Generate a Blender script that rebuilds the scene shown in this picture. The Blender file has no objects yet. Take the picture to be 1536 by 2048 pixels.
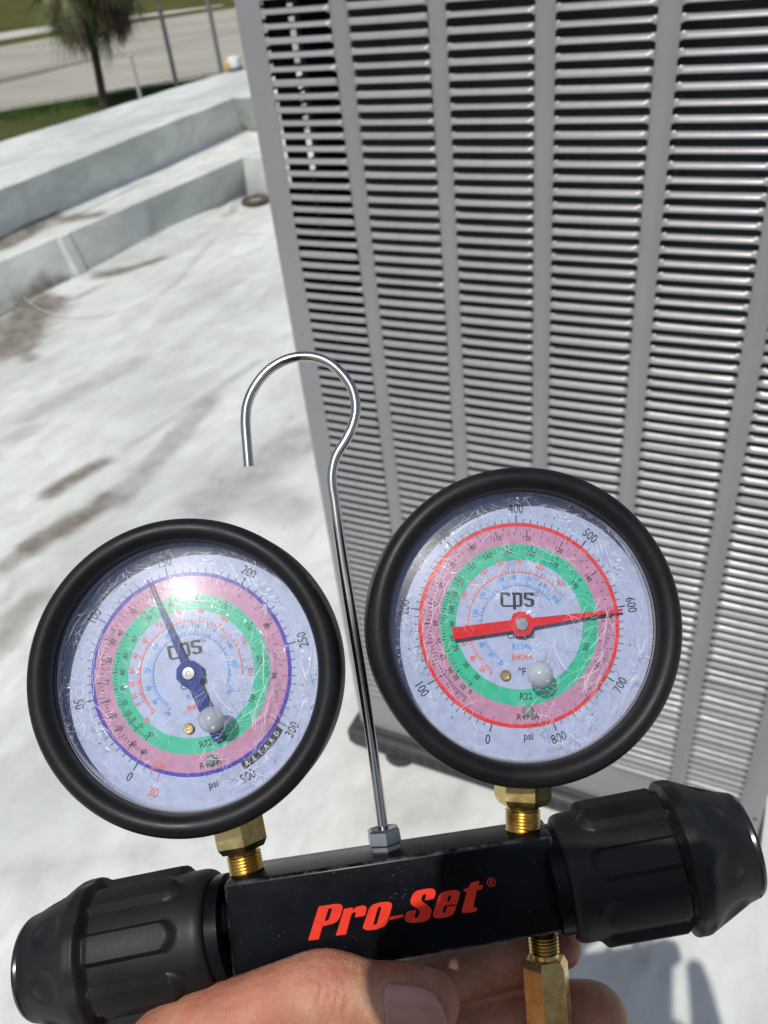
import bpy, bmesh, math, random
import numpy as np
from mathutils import Vector, Matrix, noise
R = math.radians
PI = math.pi
random.seed(7)
sc = bpy.context.scene
COL = sc.collection

# ------------------------------------------------------------------ camera
F = 1653.0                                   # focal length in pixels of the 1536 x 2048 frame
H = 1.42                                     # camera height above the roof
DN = Vector((1050.24-768, 3311.3-1024, F)).normalized()      # world down, in camera axes (x right, y down, z forward)
FW = (Vector((0, 0, 1)) - DN*DN.z).normalized()
RT = DN.cross(FW)
if RT.x < 0: RT = -RT
M = Matrix((RT, FW, -DN))                    # camera axes -> world
CAM = Vector((0, 0, H))
def ray(u, v): return M @ Vector(((u-768)/F, (v-1024)/F, 1))
def onz(u, v, z):
    w = ray(u, v); return CAM + w*((z-H)/w.z)
def atdepth(u, v, d): return CAM + ray(u, v)*d
def pix(p):
    c = M.transposed() @ (Vector(p)-CAM)
    return 768+F*c.x/c.z, 1024+F*c.y/c.z, c.z
def onplane(u, v, p0, n):
    w = ray(u, v); return CAM + w*((Vector(p0)-CAM).dot(n)/w.dot(n))
cd = bpy.data.cameras.new('camera'); cam = bpy.data.objects.new('camera', cd); COL.objects.link(cam)
ax, ay, az = M @ Vector((1, 0, 0)), M @ Vector((0, -1, 0)), M @ Vector((0, 0, -1))
cam.matrix_world = Matrix(((ax.x, ay.x, az.x, 0), (ax.y, ay.y, az.y, 0), (ax.z, ay.z, az.z, H), (0, 0, 0, 1)))
cd.sensor_fit = 'VERTICAL'; cd.sensor_height = 24.0; cd.lens = F/2048*24.0
cd.clip_start = .01; cd.clip_end = 3000
cd.dof.use_dof = True; cd.dof.focus_distance = .262; cd.dof.aperture_fstop = 13.0
sc.camera = cam

# ------------------------------------------------------------------ sky, sun, exposure
SUN = (M @ Vector((-.282, -.470, -.836))).normalized()       # towards the sun
el, azm = math.asin(SUN.z), math.atan2(SUN.x, SUN.y)
w = bpy.data.worlds.new('World'); sc.world = w; w.use_nodes = True
nt = w.node_tree; bg = nt.nodes['Background']
sky = nt.nodes.new('ShaderNodeTexSky'); sky.sky_type = 'NISHITA'; sky.sun_disc = False
sky.sun_elevation = el; sky.sun_rotation = azm; sky.air_density = 1.0; sky.dust_density = 2.0
nt.links.new(sky.outputs[0], bg.inputs[0]); bg.inputs[1].default_value = .10
sd = bpy.data.lights.new('sun', 'SUN'); sd.energy = 3.5; sd.angle = R(.53); sd.color = (1, .965, .91)
so = bpy.data.objects.new('sun', sd); COL.objects.link(so)
so.rotation_euler = SUN.to_track_quat('Z', 'Y').to_euler(); so.location = (0, 0, 5)
vs = sc.view_settings
vs.view_transform = 'Standard'; vs.look = 'None'; vs.exposure = 0; vs.gamma = 1; vs.use_curve_mapping = False
sc.cycles.max_bounces = 8; sc.cycles.transparent_max_bounces = 24
sc.cycles.caustics_reflective = False; sc.cycles.caustics_refractive = False
sc.cycles.sample_clamp_indirect = 4; sc.cycles.sample_clamp_direct = 0

# ------------------------------------------------------------------ helpers
def tag(o, label=None, cat=None, group=None, kind=None):
    if label: o['label'] = label
    if cat: o['category'] = cat
    if group: o['group'] = group
    if kind: o['kind'] = kind
    return o
def empty(name, mat=None, parent=None):
    o = bpy.data.objects.new(name, None); COL.objects.link(o)
    o.empty_display_size = .05
    if mat is not None: o.matrix_world = mat
    if parent: o.parent = parent
    return o
def link(name, me, m=None, parent=None, smooth=False):
    if m is not None:
        me.materials.clear()
        for x in (m if isinstance(m, (list, tuple)) else [m]): me.materials.append(x)
    o = bpy.data.objects.new(name, me); COL.objects.link(o)
    if parent: o.parent = parent
    if smooth: me.polygons.foreach_set('use_smooth', [True]*len(me.polygons))
    return o
def obj(name, bm, m=None, parent=None, smooth=False, sharp=None):
    me = bpy.data.meshes.new(name)
    bmesh.ops.recalc_face_normals(bm, faces=bm.faces[:]) if sharp != 'keep' else None
    bm.to_mesh(me); bm.free()
    o = link(name, me, m, parent, smooth)
    if smooth and sharp != 'keep': me.set_sharp_from_angle(angle=R(sharp or 35))
    return o
def pyobj(name, v, f, m=None, parent=None, smooth=False):
    me = bpy.data.meshes.new(name); me.from_pydata([tuple(x) for x in v], [], f); me.update()
    return link(name, me, m, parent, smooth)
def box(bm, lo, hi, bevel=0, mat=None, segs=2):
    c = [(lo[i]+hi[i])/2 for i in range(3)]; s = [hi[i]-lo[i] for i in range(3)]
    r = bmesh.ops.create_cube(bm, size=1, matrix=Matrix.Translation(c) @ Matrix.Diagonal((*s, 1)))
    vs_ = r['verts']
    if bevel:
        es = list({e for v in vs_ for e in v.link_edges})
        b = bmesh.ops.bevel(bm, geom=es, offset=bevel, segments=segs, profile=.5, affect='EDGES')
        vs_ = list({v for f in b['faces'] for v in f.verts} | {v for v in vs_ if v.is_valid})
    if mat is not None: bmesh.ops.transform(bm, matrix=mat, verts=[v for v in vs_ if v.is_valid])
    return vs_
def lathe(bm, prof, n=48, mat=None, hexa=False, close=False):
    """revolve (r, z) about local Z"""
    rings = []
    for r, z in prof:
        if r < 1e-7: rings.append([bm.verts.new((0, 0, z))])
        else: rings.append([bm.verts.new((r*math.cos(2*PI*k/n), r*math.sin(2*PI*k/n), z)) for k in range(n)])
    if close: rings.append(rings[0])
    for a, b in zip(rings, rings[1:]):
        for k in range(n):
            k2 = (k+1) % n
            if len(a) == 1 and len(b) == 1: continue
            if len(a) == 1: bm.faces.new((a[0], b[k], b[k2]))
            elif len(b) == 1: bm.faces.new((a[k], a[k2], b[0]))
            else: bm.faces.new((a[k], a[k2], b[k2], b[k]))
    if mat is not None:
        vv = {v for rg in rings for v in rg}
        bmesh.ops.transform(bm, matrix=mat, verts=list(vv))
def tube(bm, pts, rad, n=16, caps=True):
    pts = [Vector(p) for p in pts]; rads = rad if isinstance(rad, (list, tuple)) else [rad]*len(pts)
    up = Vector((0, 0, 1)); prev = None; rings = []
    for i, p in enumerate(pts):
        t = (pts[min(i+1, len(pts)-1)]-pts[max(i-1, 0)]).normalized()
        a = (prev - t*prev.dot(t)) if prev else (up.cross(t) if abs(up.dot(t)) < .9 else Vector((1, 0, 0)).cross(t))
        a.normalize(); prev = a; b = t.cross(a)
        rings.append([bm.verts.new(p+(a*math.cos(2*PI*k/n)+b*math.sin(2*PI*k/n))*rads[i]) for k in range(n)])
    for A, B in zip(rings, rings[1:]):
        for k in range(n): bm.faces.new((A[k], A[(k+1) % n], B[(k+1) % n], B[k]))
    if caps:
        bm.faces.new(rings[0][::-1]); bm.faces.new(rings[-1])
def spline(pts, k=6):
    """Catmull-Rom through pts (any dimension)"""
    pts = [np.array(p, float) for p in pts]; out = []
    P_ = [2*pts[0]-pts[1]]+pts+[2*pts[-1]-pts[-2]]
    for i in range(1, len(P_)-2):
        for j in range(k):
            t = j/k; a, b, c, d = P_[i-1:i+3]
            out.append(.5*((2*b)+(-a+c)*t+(2*a-5*b+4*c-d)*t*t+(-a+3*b-3*c+d)*t**3))
    out.append(pts[-1]); return out
def frame(o, X, Y, Z):
    return Matrix(((X.x, Y.x, Z.x, o.x), (X.y, Y.y, Z.y, o.y), (X.z, Y.z, Z.z, o.z), (0, 0, 0, 1)))

# ------------------------------------------------------------------ materials
class Mat:
    def __init__(s, name):
        s.m = bpy.data.materials.new(name); s.m.use_nodes = True
        s.nt = s.m.node_tree; s.b = s.nt.nodes['Principled BSDF']; s.out = s.nt.nodes['Material Output']
    def n(s, t, **k):
        x = s.nt.nodes.new('ShaderNode'+t)
        for a, b in k.items(): setattr(x, a, b)
        return x
    def l(s, a, b): s.nt.links.new(a, b)
    def co(s, kind='Object', scale=(1, 1, 1), rot=(0, 0, 0)):
        t = s.n('TexCoord'); mp = s.n('Mapping'); mp.inputs['Scale'].default_value = scale; 
        src = t.outputs[kind]
        if any(rot):
            mr = s.n('Mapping'); mr.inputs['Rotation'].default_value = rot; s.l(src, mr.inputs[0]); src = mr.outputs[0]
        s.l(src, mp.inputs[0]); return mp.outputs[0]
    def noise(s, scale, detail=4, rough=.55, co=None, dist=0):
        x = s.n('TexNoise'); x.inputs['Scale'].default_value = scale; x.inputs['Detail'].default_value = detail
        x.inputs['Roughness'].default_value = rough; x.inputs['Distortion'].default_value = dist
        s.l(co if co is not None else s.co(), x.inputs['Vector']); return x.outputs[0]
    def ramp(s, src, pts):
        x = s.n('ValToRGB'); s.l(src, x.inputs[0]); e = x.color_ramp.elements
        while len(e) < len(pts): e.new(.5)
        for q, (p, c) in zip(e, pts): q.position = p; q.color = (*c, 1) if isinstance(c, tuple) else (c, c, c, 1)
        return x.outputs[0]
    def mix(s, f, a, b):
        x = s.n('Mix', data_type='RGBA'); 
        for i, v in ((0, f), (6, a), (7, b)):
            if isinstance(v, (int, float)): x.inputs[i].default_value = v
            elif isinstance(v, tuple): x.inputs[i].default_value = (*v, 1)
            else: s.l(v, x.inputs[i])
        return x.outputs[2]
    def math(s, op, a, b=0, c=0):
        x = s.n('Math', operation=op)
        for i, v in enumerate((a, b, c)):
            if isinstance(v, (int, float)): x.inputs[i].default_value = v
            else: s.l(v, x.inputs[i])
        return x.outputs[0]
    def bump(s, h, strength=.3, dist=.001):
        x = s.n('Bump'); x.inputs['Strength'].default_value = strength; x.inputs['Distance'].default_value = dist
        s.l(h, x.inputs['Height']); s.l(x.outputs[0], s.b.inputs['Normal']); return x
    def set(s, col=None, rough=None, metal=None, **k):
        for nm, v in (('Base Color', col), ('Roughness', rough), ('Metallic', metal), *[(a.replace('_', ' '), b) for a, b in k.items()]):
            if v is None: continue
            if isinstance(v, tuple): s.b.inputs[nm].default_value = (*v, 1) if len(v) == 3 else v
            elif isinstance(v, (int, float)): s.b.inputs[nm].default_value = v
            else: s.l(v, s.b.inputs[nm])
        return s
def simple(name, col, rough=.5, metal=0, var=.15, scale=60, bump=0, **k):
    m = Mat(name); nz = m.noise(scale)
    c = m.ramp(nz, [(.3, tuple(x*(1-var) for x in col)), (.7, tuple(min(1, x*(1+var)) for x in col))])
    m.set(c, rough, metal, **k)
    if bump: m.bump(m.noise(scale*4), bump, .0005)
    return m.m

def roof_mat():
    m = Mat('white_roof_coating'); co = m.co(rot=(0, 0, R(32)), scale=(1, .5, 1))
    a = m.noise(2.2, 6, .6, co); b = m.noise(9, 6, .65, co, .6); c = m.noise(60, 4, .6)
    base = m.ramp(a, [(.32, (.42, .435, .405)), (.48, (.55, .572, .535)), (.64, (.655, .675, .63))])
    base = m.mix(m.ramp(b, [(.42, 0.), (.62, .5)]), base, (.40, .40, .385))
    base = m.mix(m.ramp(c, [(.25, .22), (.42, 0.)]), base, (.30, .29, .27))
    sp = m.n('TexVoronoi'); sp.inputs['Scale'].default_value = 17; m.l(m.co(), sp.inputs[0])
    spot = m.math('MULTIPLY', m.ramp(sp.outputs[0], [(.05, .9), (.13, 0.)]), m.ramp(m.noise(5), [(.56, 0.), (.66, 1.)]))
    base = m.mix(spot, base, (.13, .12, .10))
    at = m.n('Attribute', attribute_name='stain'); sep = m.n('SeparateColor'); m.l(at.outputs[0], sep.inputs[0])
    br = m.ramp(m.noise(22, 5), [(.3, (.115, .10, .078)), (.7, (.215, .19, .15))])
    mask = m.math('MULTIPLY', sep.outputs[0], m.ramp(m.noise(12, 6, .7), [(.3, .72), (.6, 1.)]))
    base = m.mix(mask, base, br)
    base = m.mix(sep.outputs[1], base, (.20, .195, .18))
    base = m.mix(sep.outputs[2], base, m.ramp(m.noise(14, 6, .65), [(.35, (.20, .20, .19)), (.65, (.36, .358, .345))]))
    m.set(base, .7, Specular_IOR_Level=.22); bp = m.math('ADD', m.math('MULTIPLY', b, .6), m.math('MULTIPLY', m.noise(150, 4), .12))
    m.bump(bp, .5, .006); return m.m
def paint_mat(name, col, rough):
    m = Mat(name); nz = m.noise(7, 5); f = m.noise(420, 3)
    c = m.ramp(nz, [(.3, tuple(x*.93 for x in col)), (.7, tuple(x*1.06 for x in col))])
    rn = m.n('ObjectInfo')
    c = m.mix(m.math('MULTIPLY', rn.outputs['Random'], .35), c, tuple(min(1, x*1.25) for x in col))
    dirt = m.ramp(m.noise(38, 7, .7), [(.60, 0.), (.74, .45)])
    c = m.mix(dirt, c, tuple(x*.62 for x in col))
    c = m.mix(m.ramp(m.noise(95, 2), [(.775, 0.), (.80, .8)]), c, (.30, .17, .08))
    m.set(c, m.ramp(m.noise(24, 4), [(.3, rough*.8), (.7, rough*1.25)]), .0, Specular_IOR_Level=.5)
    m.bump(f, .12, .0004); return m.m
def rubber_mat(name='black_rubber', col=(.0065, .007, .0078), rough=.44):
    m = Mat(name); a = m.noise(55, 6, .65); b = m.noise(900, 3)
    c = m.ramp(a, [(.35, tuple(x*.8 for x in col)), (.62, tuple(x*1.3 for x in col)), (.8, tuple(x*2.2 for x in col))])
    dust = m.ramp(m.noise(1300, 2), [(.70, 0.), (.78, .5)])
    c = m.mix(dust, c, (.05, .049, .045))
    m.set(c, m.ramp(a, [(.3, rough*.85), (.7, rough*1.25)]), 0, Specular_IOR_Level=.24); m.bump(b, .35, .00012); return m.m
def body_mat():
    m = Mat('black_anodised'); a = m.noise(45, 6, .65); s = m.noise(140, 6, .8, m.co(scale=(1, 3, 1)), 1.5)
    c = m.ramp(a, [(.3, (.002, .0026, .0036)), (.7, (.006, .007, .009))])
    sc_ = m.ramp(s, [(.645, 0.), (.70, .5)]); c = m.mix(sc_, c, (.10, .105, .11))
    fl = m.ramp(m.noise(1500, 2), [(.73, 0.), (.78, .8)]); c = m.mix(fl, c, (.25, .24, .22))
    m.set(c, m.ramp(a, [(.3, .17), (.7, .33)]), 0, Specular_IOR_Level=.12, Coat_Weight=.0, Coat_Roughness=.12)
    at = m.n('Attribute', attribute_name='wear'); ed = m.math('MULTIPLY', at.outputs['Fac'], m.ramp(m.noise(130, 5, .7), [(.45, 0.), (.64, .40)]))
    c = m.mix(ed, c, (.16, .17, .18)); m.set(c)
    m.bump(m.noise(300, 4), .1, .0002); return m.m
def brass_mat():
    m = Mat('brass'); a = m.noise(160, 5); b = m.noise(60, 7, .75)
    c = m.ramp(a, [(.3, (.50, .34, .11)), (.7, (.76, .56, .24))])
    c = m.mix(m.ramp(b, [(.58, 0.), (.72, .75)]), c, (.17, .10, .035))
    m.set(c, m.ramp(a, [(.3, .22), (.7, .4)]), 1.0); m.bump(m.noise(500), .25, .0002); return m.m
def chrome_mat():
    m = Mat('zinc_plated_wire'); a = m.noise(90, 5, .6, m.co(scale=(1, .2, 1)))
    m.set(m.ramp(a, [(.3, (.40, .385, .35)), (.7, (.62, .59, .53))]), m.ramp(a, [(.3, .14), (.7, .27)]), 1.0)
    m.bump(m.noise(700, 3), .12, .0001); return m.m
def lens_mat():
    """clear scratched crystal: see-through with a sharp reflection, hair scratches as rough white marks"""
    m = Mat('scratched_crystal'); nt = m.nt; nt.nodes.remove(m.b)
    tr = m.n('BsdfTransparent'); tr.inputs[0].default_value = (.96, .965, 1, 1)
    gl = m.n('BsdfGlossy'); gl.inputs['Roughness'].default_value = .055
    haze = m.n('BsdfGlossy'); haze.inputs['Roughness'].default_value = .30; haze.inputs[0].default_value = (1, 1, 1, 1)
    scr = m.n('BsdfPrincipled'); scr.inputs['Base Color'].default_value = (.85, .86, .9, 1); scr.inputs['Roughness'].default_value = .22
    dk = m.n('BsdfDiffuse'); dk.inputs[0].default_value = (.10, .11, .14, 1)
    fr = m.n('Fresnel'); fr.inputs[0].default_value = 1.5
    masks = []
    for ang, sx, sy, th in ((35, 3200, 16, .668), (-32, 2900, 20, .672), (66, 3600, 14, .684), (-75, 3400, 18, .684), (5, 3300, 22, .69)):
        co = m.co(rot=(0, 0, R(ang)), scale=(sx/1000, sy/1000, 1))
        dn = m.n('TexNoise'); dn.inputs['Scale'].default_value = 40; m.l(m.co(), dn.inputs[0])
        av = m.n('VectorMath', operation='MULTIPLY_ADD'); m.l(dn.outputs['Color'], av.inputs[0]); av.inputs[1].default_value = (.055, .001, 0); m.l(co, av.inputs[2])
        nz = m.noise(900, 1, .4, av.outputs[0])
        masks.append(m.ramp(nz, [(th, 0.), (th+.03, 1.)]))
    s = masks[0]
    for q in masks[1:]: s = m.math('MAXIMUM', s, q)
    ln_ = m.n('VectorMath', operation='LENGTH'); m.l(m.co(), ln_.inputs[0]); rim = m.ramp(ln_.outputs['Value'], [(.018, .6), (.036, 1.)])
    patch = m.math('MULTIPLY', m.ramp(m.noise(70, 3), [(.40, .10), (.62, 1.)]), rim)
    s = m.math('MULTIPLY', s, patch)
    gr = m.math('MULTIPLY', m.ramp(m.noise(2100, 2, .5), [(.665, 0.), (.70, 1.)]), m.math('MULTIPLY', m.ramp(m.noise(60, 4), [(.40, .08), (.60, 1.)]), rim))
    s = m.math('MAXIMUM', s, gr)
    # crackle lines
    vo = m.n('TexVoronoi', feature='DISTANCE_TO_EDGE'); vo.inputs['Scale'].default_value = 150
    dn = m.n('TexNoise'); dn.inputs['Scale'].default_value = 220; dn.inputs['Detail'].default_value = 3; m.l(m.co(), dn.inputs[0])
    av = m.n('VectorMath', operation='MULTIPLY_ADD'); m.l(dn.outputs['Color'], av.inputs[0]); av.inputs[1].default_value = (.011, .007, 0); m.l(m.co(scale=(1, .6, 1), rot=(0, 0, R(-35))), av.inputs[2])
    m.l(av.outputs[0], vo.inputs[0])
    cr = m.math('MULTIPLY', m.ramp(vo.outputs[0], [(.008, .34), (.022, 0.)]), m.ramp(m.noise(60, 3), [(.46, 0.), (.62, 1.)]))
    gy = m.n('NewGeometry'); a1 = m.n('MixShader'); m.l(m.math('MULTIPLY', fr.outputs[0], m.math('SUBTRACT', 1, gy.outputs['Backfacing'])), a1.inputs[0]); m.l(tr.outputs[0], a1.inputs[1]); m.l(gl.outputs[0], a1.inputs[2])
    a15 = m.n('MixShader'); a15.inputs[0].default_value = .013; m.l(a1.outputs[0], a15.inputs[1]); m.l(haze.outputs[0], a15.inputs[2])
    a2 = m.n('MixShader'); m.l(cr, a2.inputs[0]); m.l(a15.outputs[0], a2.inputs[1]); m.l(dk.outputs[0], a2.inputs[2])
    a3 = m.n('MixShader'); m.l(m.math('MULTIPLY', s, .58), a3.inputs[0]); m.l(a2.outputs[0], a3.inputs[1]); m.l(scr.outputs[0], a3.inputs[2])
    m.l(a3.outputs[0], m.out.inputs[0])
    bp = m.n('Bump'); bp.inputs['Strength'].default_value = .35; bp.inputs['Distance'].default_value = .0002
    m.l(s, bp.inputs['Height']); m.l(bp.outputs[0], gl.inputs['Normal']); m.l(bp.outputs[0], scr.inputs['Normal'])
    return m.m
def skin_mat():
    m = Mat('skin'); a = m.noise(70, 5, .6); b = m.noise(420, 5, .6); co = m.co(scale=(1, .25, 1), rot=(0, 0, R(10)))
    wr = m.noise(520, 4, .6, m.co(scale=(1, .35, .35)))
    c = m.ramp(a, [(.3, (.33, .140, .078)), (.5, (.42, .212, .126)), (.7, (.49, .288, .182))])
    red = m.ramp(m.noise(45, 3), [(.40, 0.), (.65, .65)]); c = m.mix(red, c, (.42, .120, .085))
    m.set(c, m.ramp(b, [(.3, .45), (.7, .64)]), 0, Subsurface_Weight=.05, Subsurface_Scale=.003, Specular_IOR_Level=.35)
    m.b.inputs['Subsurface Radius'].default_value = (1, .35, .2)
    m.bump(m.math('ADD', b, wr), .8, .0006); return m.m
def trans_mat():
    m = Mat('milky_plastic'); m.set((.46, .49, .53), .2, 0, Alpha=.55); return m.m
def grass_mat(name, c0, c1, c2, sc_=1.0):
    m = Mat(name); a = m.noise(.35*sc_, 6, .65); b = m.noise(3*sc_, 5, .7)
    c = m.ramp(a, [(.3, c0), (.5, c1), (.72, c2)]); c = m.mix(m.ramp(b, [(.35, .5), (.6, 0.)]), c, tuple(x*.55 for x in c0))
    m.set(c, .9, Specular_IOR_Level=.08); m.bump(b, .7, .08); return m.m
def concrete_mat(name, col, var=.12, sc_=.25):
    m = Mat(name); a = m.noise(sc_, 6, .6, m.co(scale=(.35, 1, 1), rot=(0, 0, R(12)))); b = m.noise(2.5, 5, .65)
    c = m.ramp(a, [(.3, tuple(x*(1-var*1.6) for x in col)), (.5, col), (.7, tuple(x*(1+var) for x in col))])
    c = m.mix(m.ramp(b, [(.5, 0.), (.75, .3)]), c, tuple(x*.75 for x in col)); m.set(c, .9, Specular_IOR_Level=.15); return m.m

MROOF = roof_mat()
MPAINT = paint_mat('grey_enamel', (.25, .248, .256), .31)
MPAINT2 = paint_mat('light_grey_enamel', (.36, .36, .365), .42)
MRUB = rubber_mat(); MKNOB = rubber_mat('black_knob_rubber', (.0095, .010, .0102), .46)
MBODY = body_mat(); MBRASS = brass_mat(); MCHROME = chrome_mat(); MLENS = lens_mat(); MSKIN = skin_mat(); MMILK = trans_mat()
MDARK = simple('dark_cavity', (.02, .022, .026), .7)
MPAN = simple('dark_grey_plastic', (.035, .036, .039), .55, bump=.2)
MWHITE = simple('white_plastic', (.75, .76, .77), .4)
MYEL = simple('yellow_plastic', (.62, .42, .10), .5)
MGALV = simple('galvanised_steel', (.30, .31, .31), .45, .5)

# ------------------------------------------------------------------ ground, roads, grass
G = -3.85
MG = grass_mat('field_grass', (.055, .060, .013), (.085, .084, .020), (.115, .102, .028), .5)
MG2 = grass_mat('verge_grass', (.052, .062, .018), (.070, .078, .024), (.090, .088, .032), .6)
bm = bmesh.new(); bmesh.ops.create_grid(bm, x_segments=40, y_segments=40, size=900)
for v in bm.verts: v.co.z = G + (max(0, (v.co.y-330))*.012)
tag(obj('ground', bm, MG, smooth=True), 'flat olive green grass field stretching to the horizon', kind='structure')
def strip(name, pa, pb, z, m, kind='structure', label=None, ext=(0, 0)):
    """a ground sheet whose near edge passes the picture points pa and far edge pb (each a polyline)"""
    A = [onz(*p, z) for p in pa]; B = [onz(*p, z) for p in pb]
    def e(L):
        L = [L[0]-(L[1]-L[0]).normalized()*ext[0]]+L+[L[-1]+(L[-1]-L[-2]).normalized()*ext[1]]; return L
    A, B = e(A), e(B)
    bm = bmesh.new(); va = [bm.verts.new(p) for p in A]; vb = [bm.verts.new(p) for p in B]
    for i in range(len(A)-1): bm.faces.new((va[i], va[i+1], vb[i+1], vb[i]))
    return tag(obj(name, bm, m), label, kind=kind)
ROADC = (.33, .312, .262)
strip('verge', [(0, 420), (460, 230)], [(0, 219), (200, 186), (410, 151)], G+.004, MG2, ext=(60, 60), label='green grass verge beside the building')
strip('road', [(0, 219), (200, 186), (410, 151)], [(0, 93), (230, 52), (450, 19)], G+.008, concrete_mat('pale_concrete', ROADC), ext=(60, 90), label='pale concrete road and forecourt')
strip('path', [(0, 80), (120, 60), (340, 27)], [(0, 66), (120, 48), (340, 22)], G+.012, concrete_mat('sidewalk_concrete', (.44, .42, .38)), ext=(60, 5), label='pale sidewalk beyond the road')
MBAND = concrete_mat('dark_road_tone', (.165, .155, .14), .2, 1.2); MBAND2 = concrete_mat('dull_road_tone', (.30, .28, .245), .12, .8)  # darker tones for the flat bands laid over the road
strip('road_patch', [(0, 168), (95, 145), (178, 122)], [(0, 157), (95, 137), (178, 118)], G+.014, MBAND, label='dark streak on the pale road', ext=(15, .5))
strip('road_patch', [(0, 156), (60, 143), (95, 132)], [(0, 146), (60, 135), (95, 129)], G+.013, MBAND2, ext=(15, 1.5), label='grey band on the pale road')
strip('road_patch', [(178, 121), (300, 100), (452, 72)], [(178, 116), (300, 92), (452, 64)], G+.012, MBAND2, ext=(1, 40), label='faint darker band across the pale road')
strip('road_patch', [(0, 121), (40, 113), (70, 105)], [(0, 108), (40, 105), (70, 103)], G+.012, MBAND2, ext=(20, 1), label='dull brown patch at the far side of the road')
strip('kerb', [(0, 223), (200, 190), (410, 155)], [(0, 220), (200, 187), (410, 152)], G+.10, concrete_mat('kerb_concrete', (.42, .40, .35)), ext=(60, 60), label='low pale kerb between verge and road')
# grass tufts along the verge: one mass
bm = bmesh.new(); rnd = random.Random(3)
for i in range(16000):
    p = onz(rnd.uniform(-60, 470), 0, G) ; u = rnd.uniform(-40, 470); v = 222-.17*u + abs(rnd.gauss(0, 1))*9 + 1
    if v > 430: continue
    p = onz(u, v, G+.01); hh = rnd.uniform(.04, .14); a = rnd.uniform(0, PI); d = Vector((math.cos(a), math.sin(a), 0))*rnd.uniform(.015, .035)
    q = Vector((rnd.uniform(-.06, .06), rnd.uniform(-.06, .06), hh))
    bm.faces.new([bm.verts.new(x) for x in (p-d, p+d, p+q)])
tag(obj('grass', bm, simple('grass_tufts', (.06, .115, .026), .8, var=.4, scale=2, Specular_IOR_Level=.1), sharp='keep'), 'short green grass tufts on the verge', 'grass', kind='stuff')

# ------------------------------------------------------------------ palm tree
MTR = simple('palm_bark', (.085, .068, .052), .9, var=.45, scale=14)
MFR = simple('palm_green', (.085, .11, .026), .6, var=.4, scale=5); MDEAD = simple('palm_dead', (.19, .125, .085), .85, var=.45, scale=8)
base = onz(209, 214, G); base.z = G
top = onplane(150, -42, base, Vector((0, 1, 0)))
tree = empty('palm_tree', Matrix.Translation(base))
tag(tree, 'cabbage palm with a thin trunk and hanging brown fronds on the verge', 'palm tree')
lt = top-base; lt.y = .15
bm = bmesh.new(); ks = 40; pts = []; rads = []
for i in range(ks+1):
    t = i/ks; p = lt*t; p.x += .10*math.sin(t*3.0)*.9; pts.append(p); rads.append((.20-.05*t if t > .12 else .26-.5*t)*(1+.06*(i % 2))*.82)
tube(bm, pts, rads, 14); obj('trunk', bm, MTR, tree, True)
def frond_mesh(name, L, droop, nb, rng, dead):
    bm = bmesh.new(); spine = []
    for i in range(9):
        t = i/8; spine.append(Vector((L*.55*t, 0, (.22*t-droop*.5*t*t)*L*.55)))
    tube(bm, spine, [.022*(1-.5*i/8) for i in range(9)], 5)
    tip = spine[-1]; dirv = (spine[-1]-spine[-2]).normalized()
    for k in range(nb):
        a = (k/(nb-1)-.5)*R(250 if not dead else 120); ln = L*.62*(1-.25*abs(a)/R(125))*rng.uniform(.85, 1.1)
        side = Vector((0, 1, 0)); d = (dirv*math.cos(a)+side*math.sin(a)).normalized(); wv = d.cross(Vector((0, 0, 1))).normalized()*(.028 if not dead else .02)
        prev = None
        for j in range(5):
            t = j/4; p = tip+d*ln*t+Vector((0, 0, -droop*(t**2)*ln*(.45 if not dead else 1.0)+rng.uniform(-.01, .01)))
            wd = wv*(1-t)*1.1+wv*.1; cur = (bm.verts.new(p-wd), bm.verts.new(p+wd))
            if prev: bm.faces.new((prev[0], prev[1], cur[1], cur[0]))
            prev = cur
    me = bpy.data.meshes.new(name); bm.to_mesh(me); bm.free(); me.materials.append(MDEAD if dead else MFR); return me
def dead_mesh(name, out, L, nb, rng):
    """dry frond: stalk reaching out, blades hanging straight down"""
    bm = bmesh.new(); sp = [Vector((out*t, 0, .25*t-.75*t*t)) for t in [i/6 for i in range(7)]]
    tube(bm, sp, .022, 5); tip = sp[-1]
    for k in range(nb):
        o = Vector((rng.gauss(0, .10), rng.gauss(0, .16), rng.uniform(-.05, .12))); wv = Vector((rng.uniform(-1, 1), rng.uniform(-1, 1), 0)).normalized()*.024
        ln = L*rng.uniform(.6, 1.05); sway = Vector((rng.gauss(-.08, .10), rng.gauss(0, .12), 0)); prev = None
        for j in range(5):
            t = j/4; p = tip+o*(1-.5*t)+sway*t+Vector((0, 0, -ln*t)); wd = wv*(1-.85*t)
            cur = (bm.verts.new(p-wd), bm.verts.new(p+wd))
            if prev: bm.faces.new((prev[0], prev[1], cur[1], cur[0]))
            prev = cur
    me = bpy.data.meshes.new(name); bm.to_mesh(me); bm.free(); me.materials.append(MDEAD); return me
rng = random.Random(11)
gm = [frond_mesh('frond', 2.0, d, 30, rng, False) for d in (.5, .9, 1.3)]
dm = [dead_mesh('dead_frond', o_, l_, 34, rng) for o_, l_ in ((1.25, 1.35), (1.0, 1.1), (1.5, 1.6))]
for i in range(74):
    f = bpy.data.objects.new('frond', rng.choice(gm)); COL.objects.link(f); f.parent = tree
    f.location = pts[-1]+Vector((rng.uniform(-.08, .08), rng.uniform(-.08, .08), rng.uniform(-.25, .35)))
    f.rotation_euler = (rng.uniform(-.4, .4), R(rng.uniform(-75, 38) if i < 50 else rng.uniform(25, 60)), i*2.399); f.scale = [rng.uniform(.9, 1.3)]*3
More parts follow.
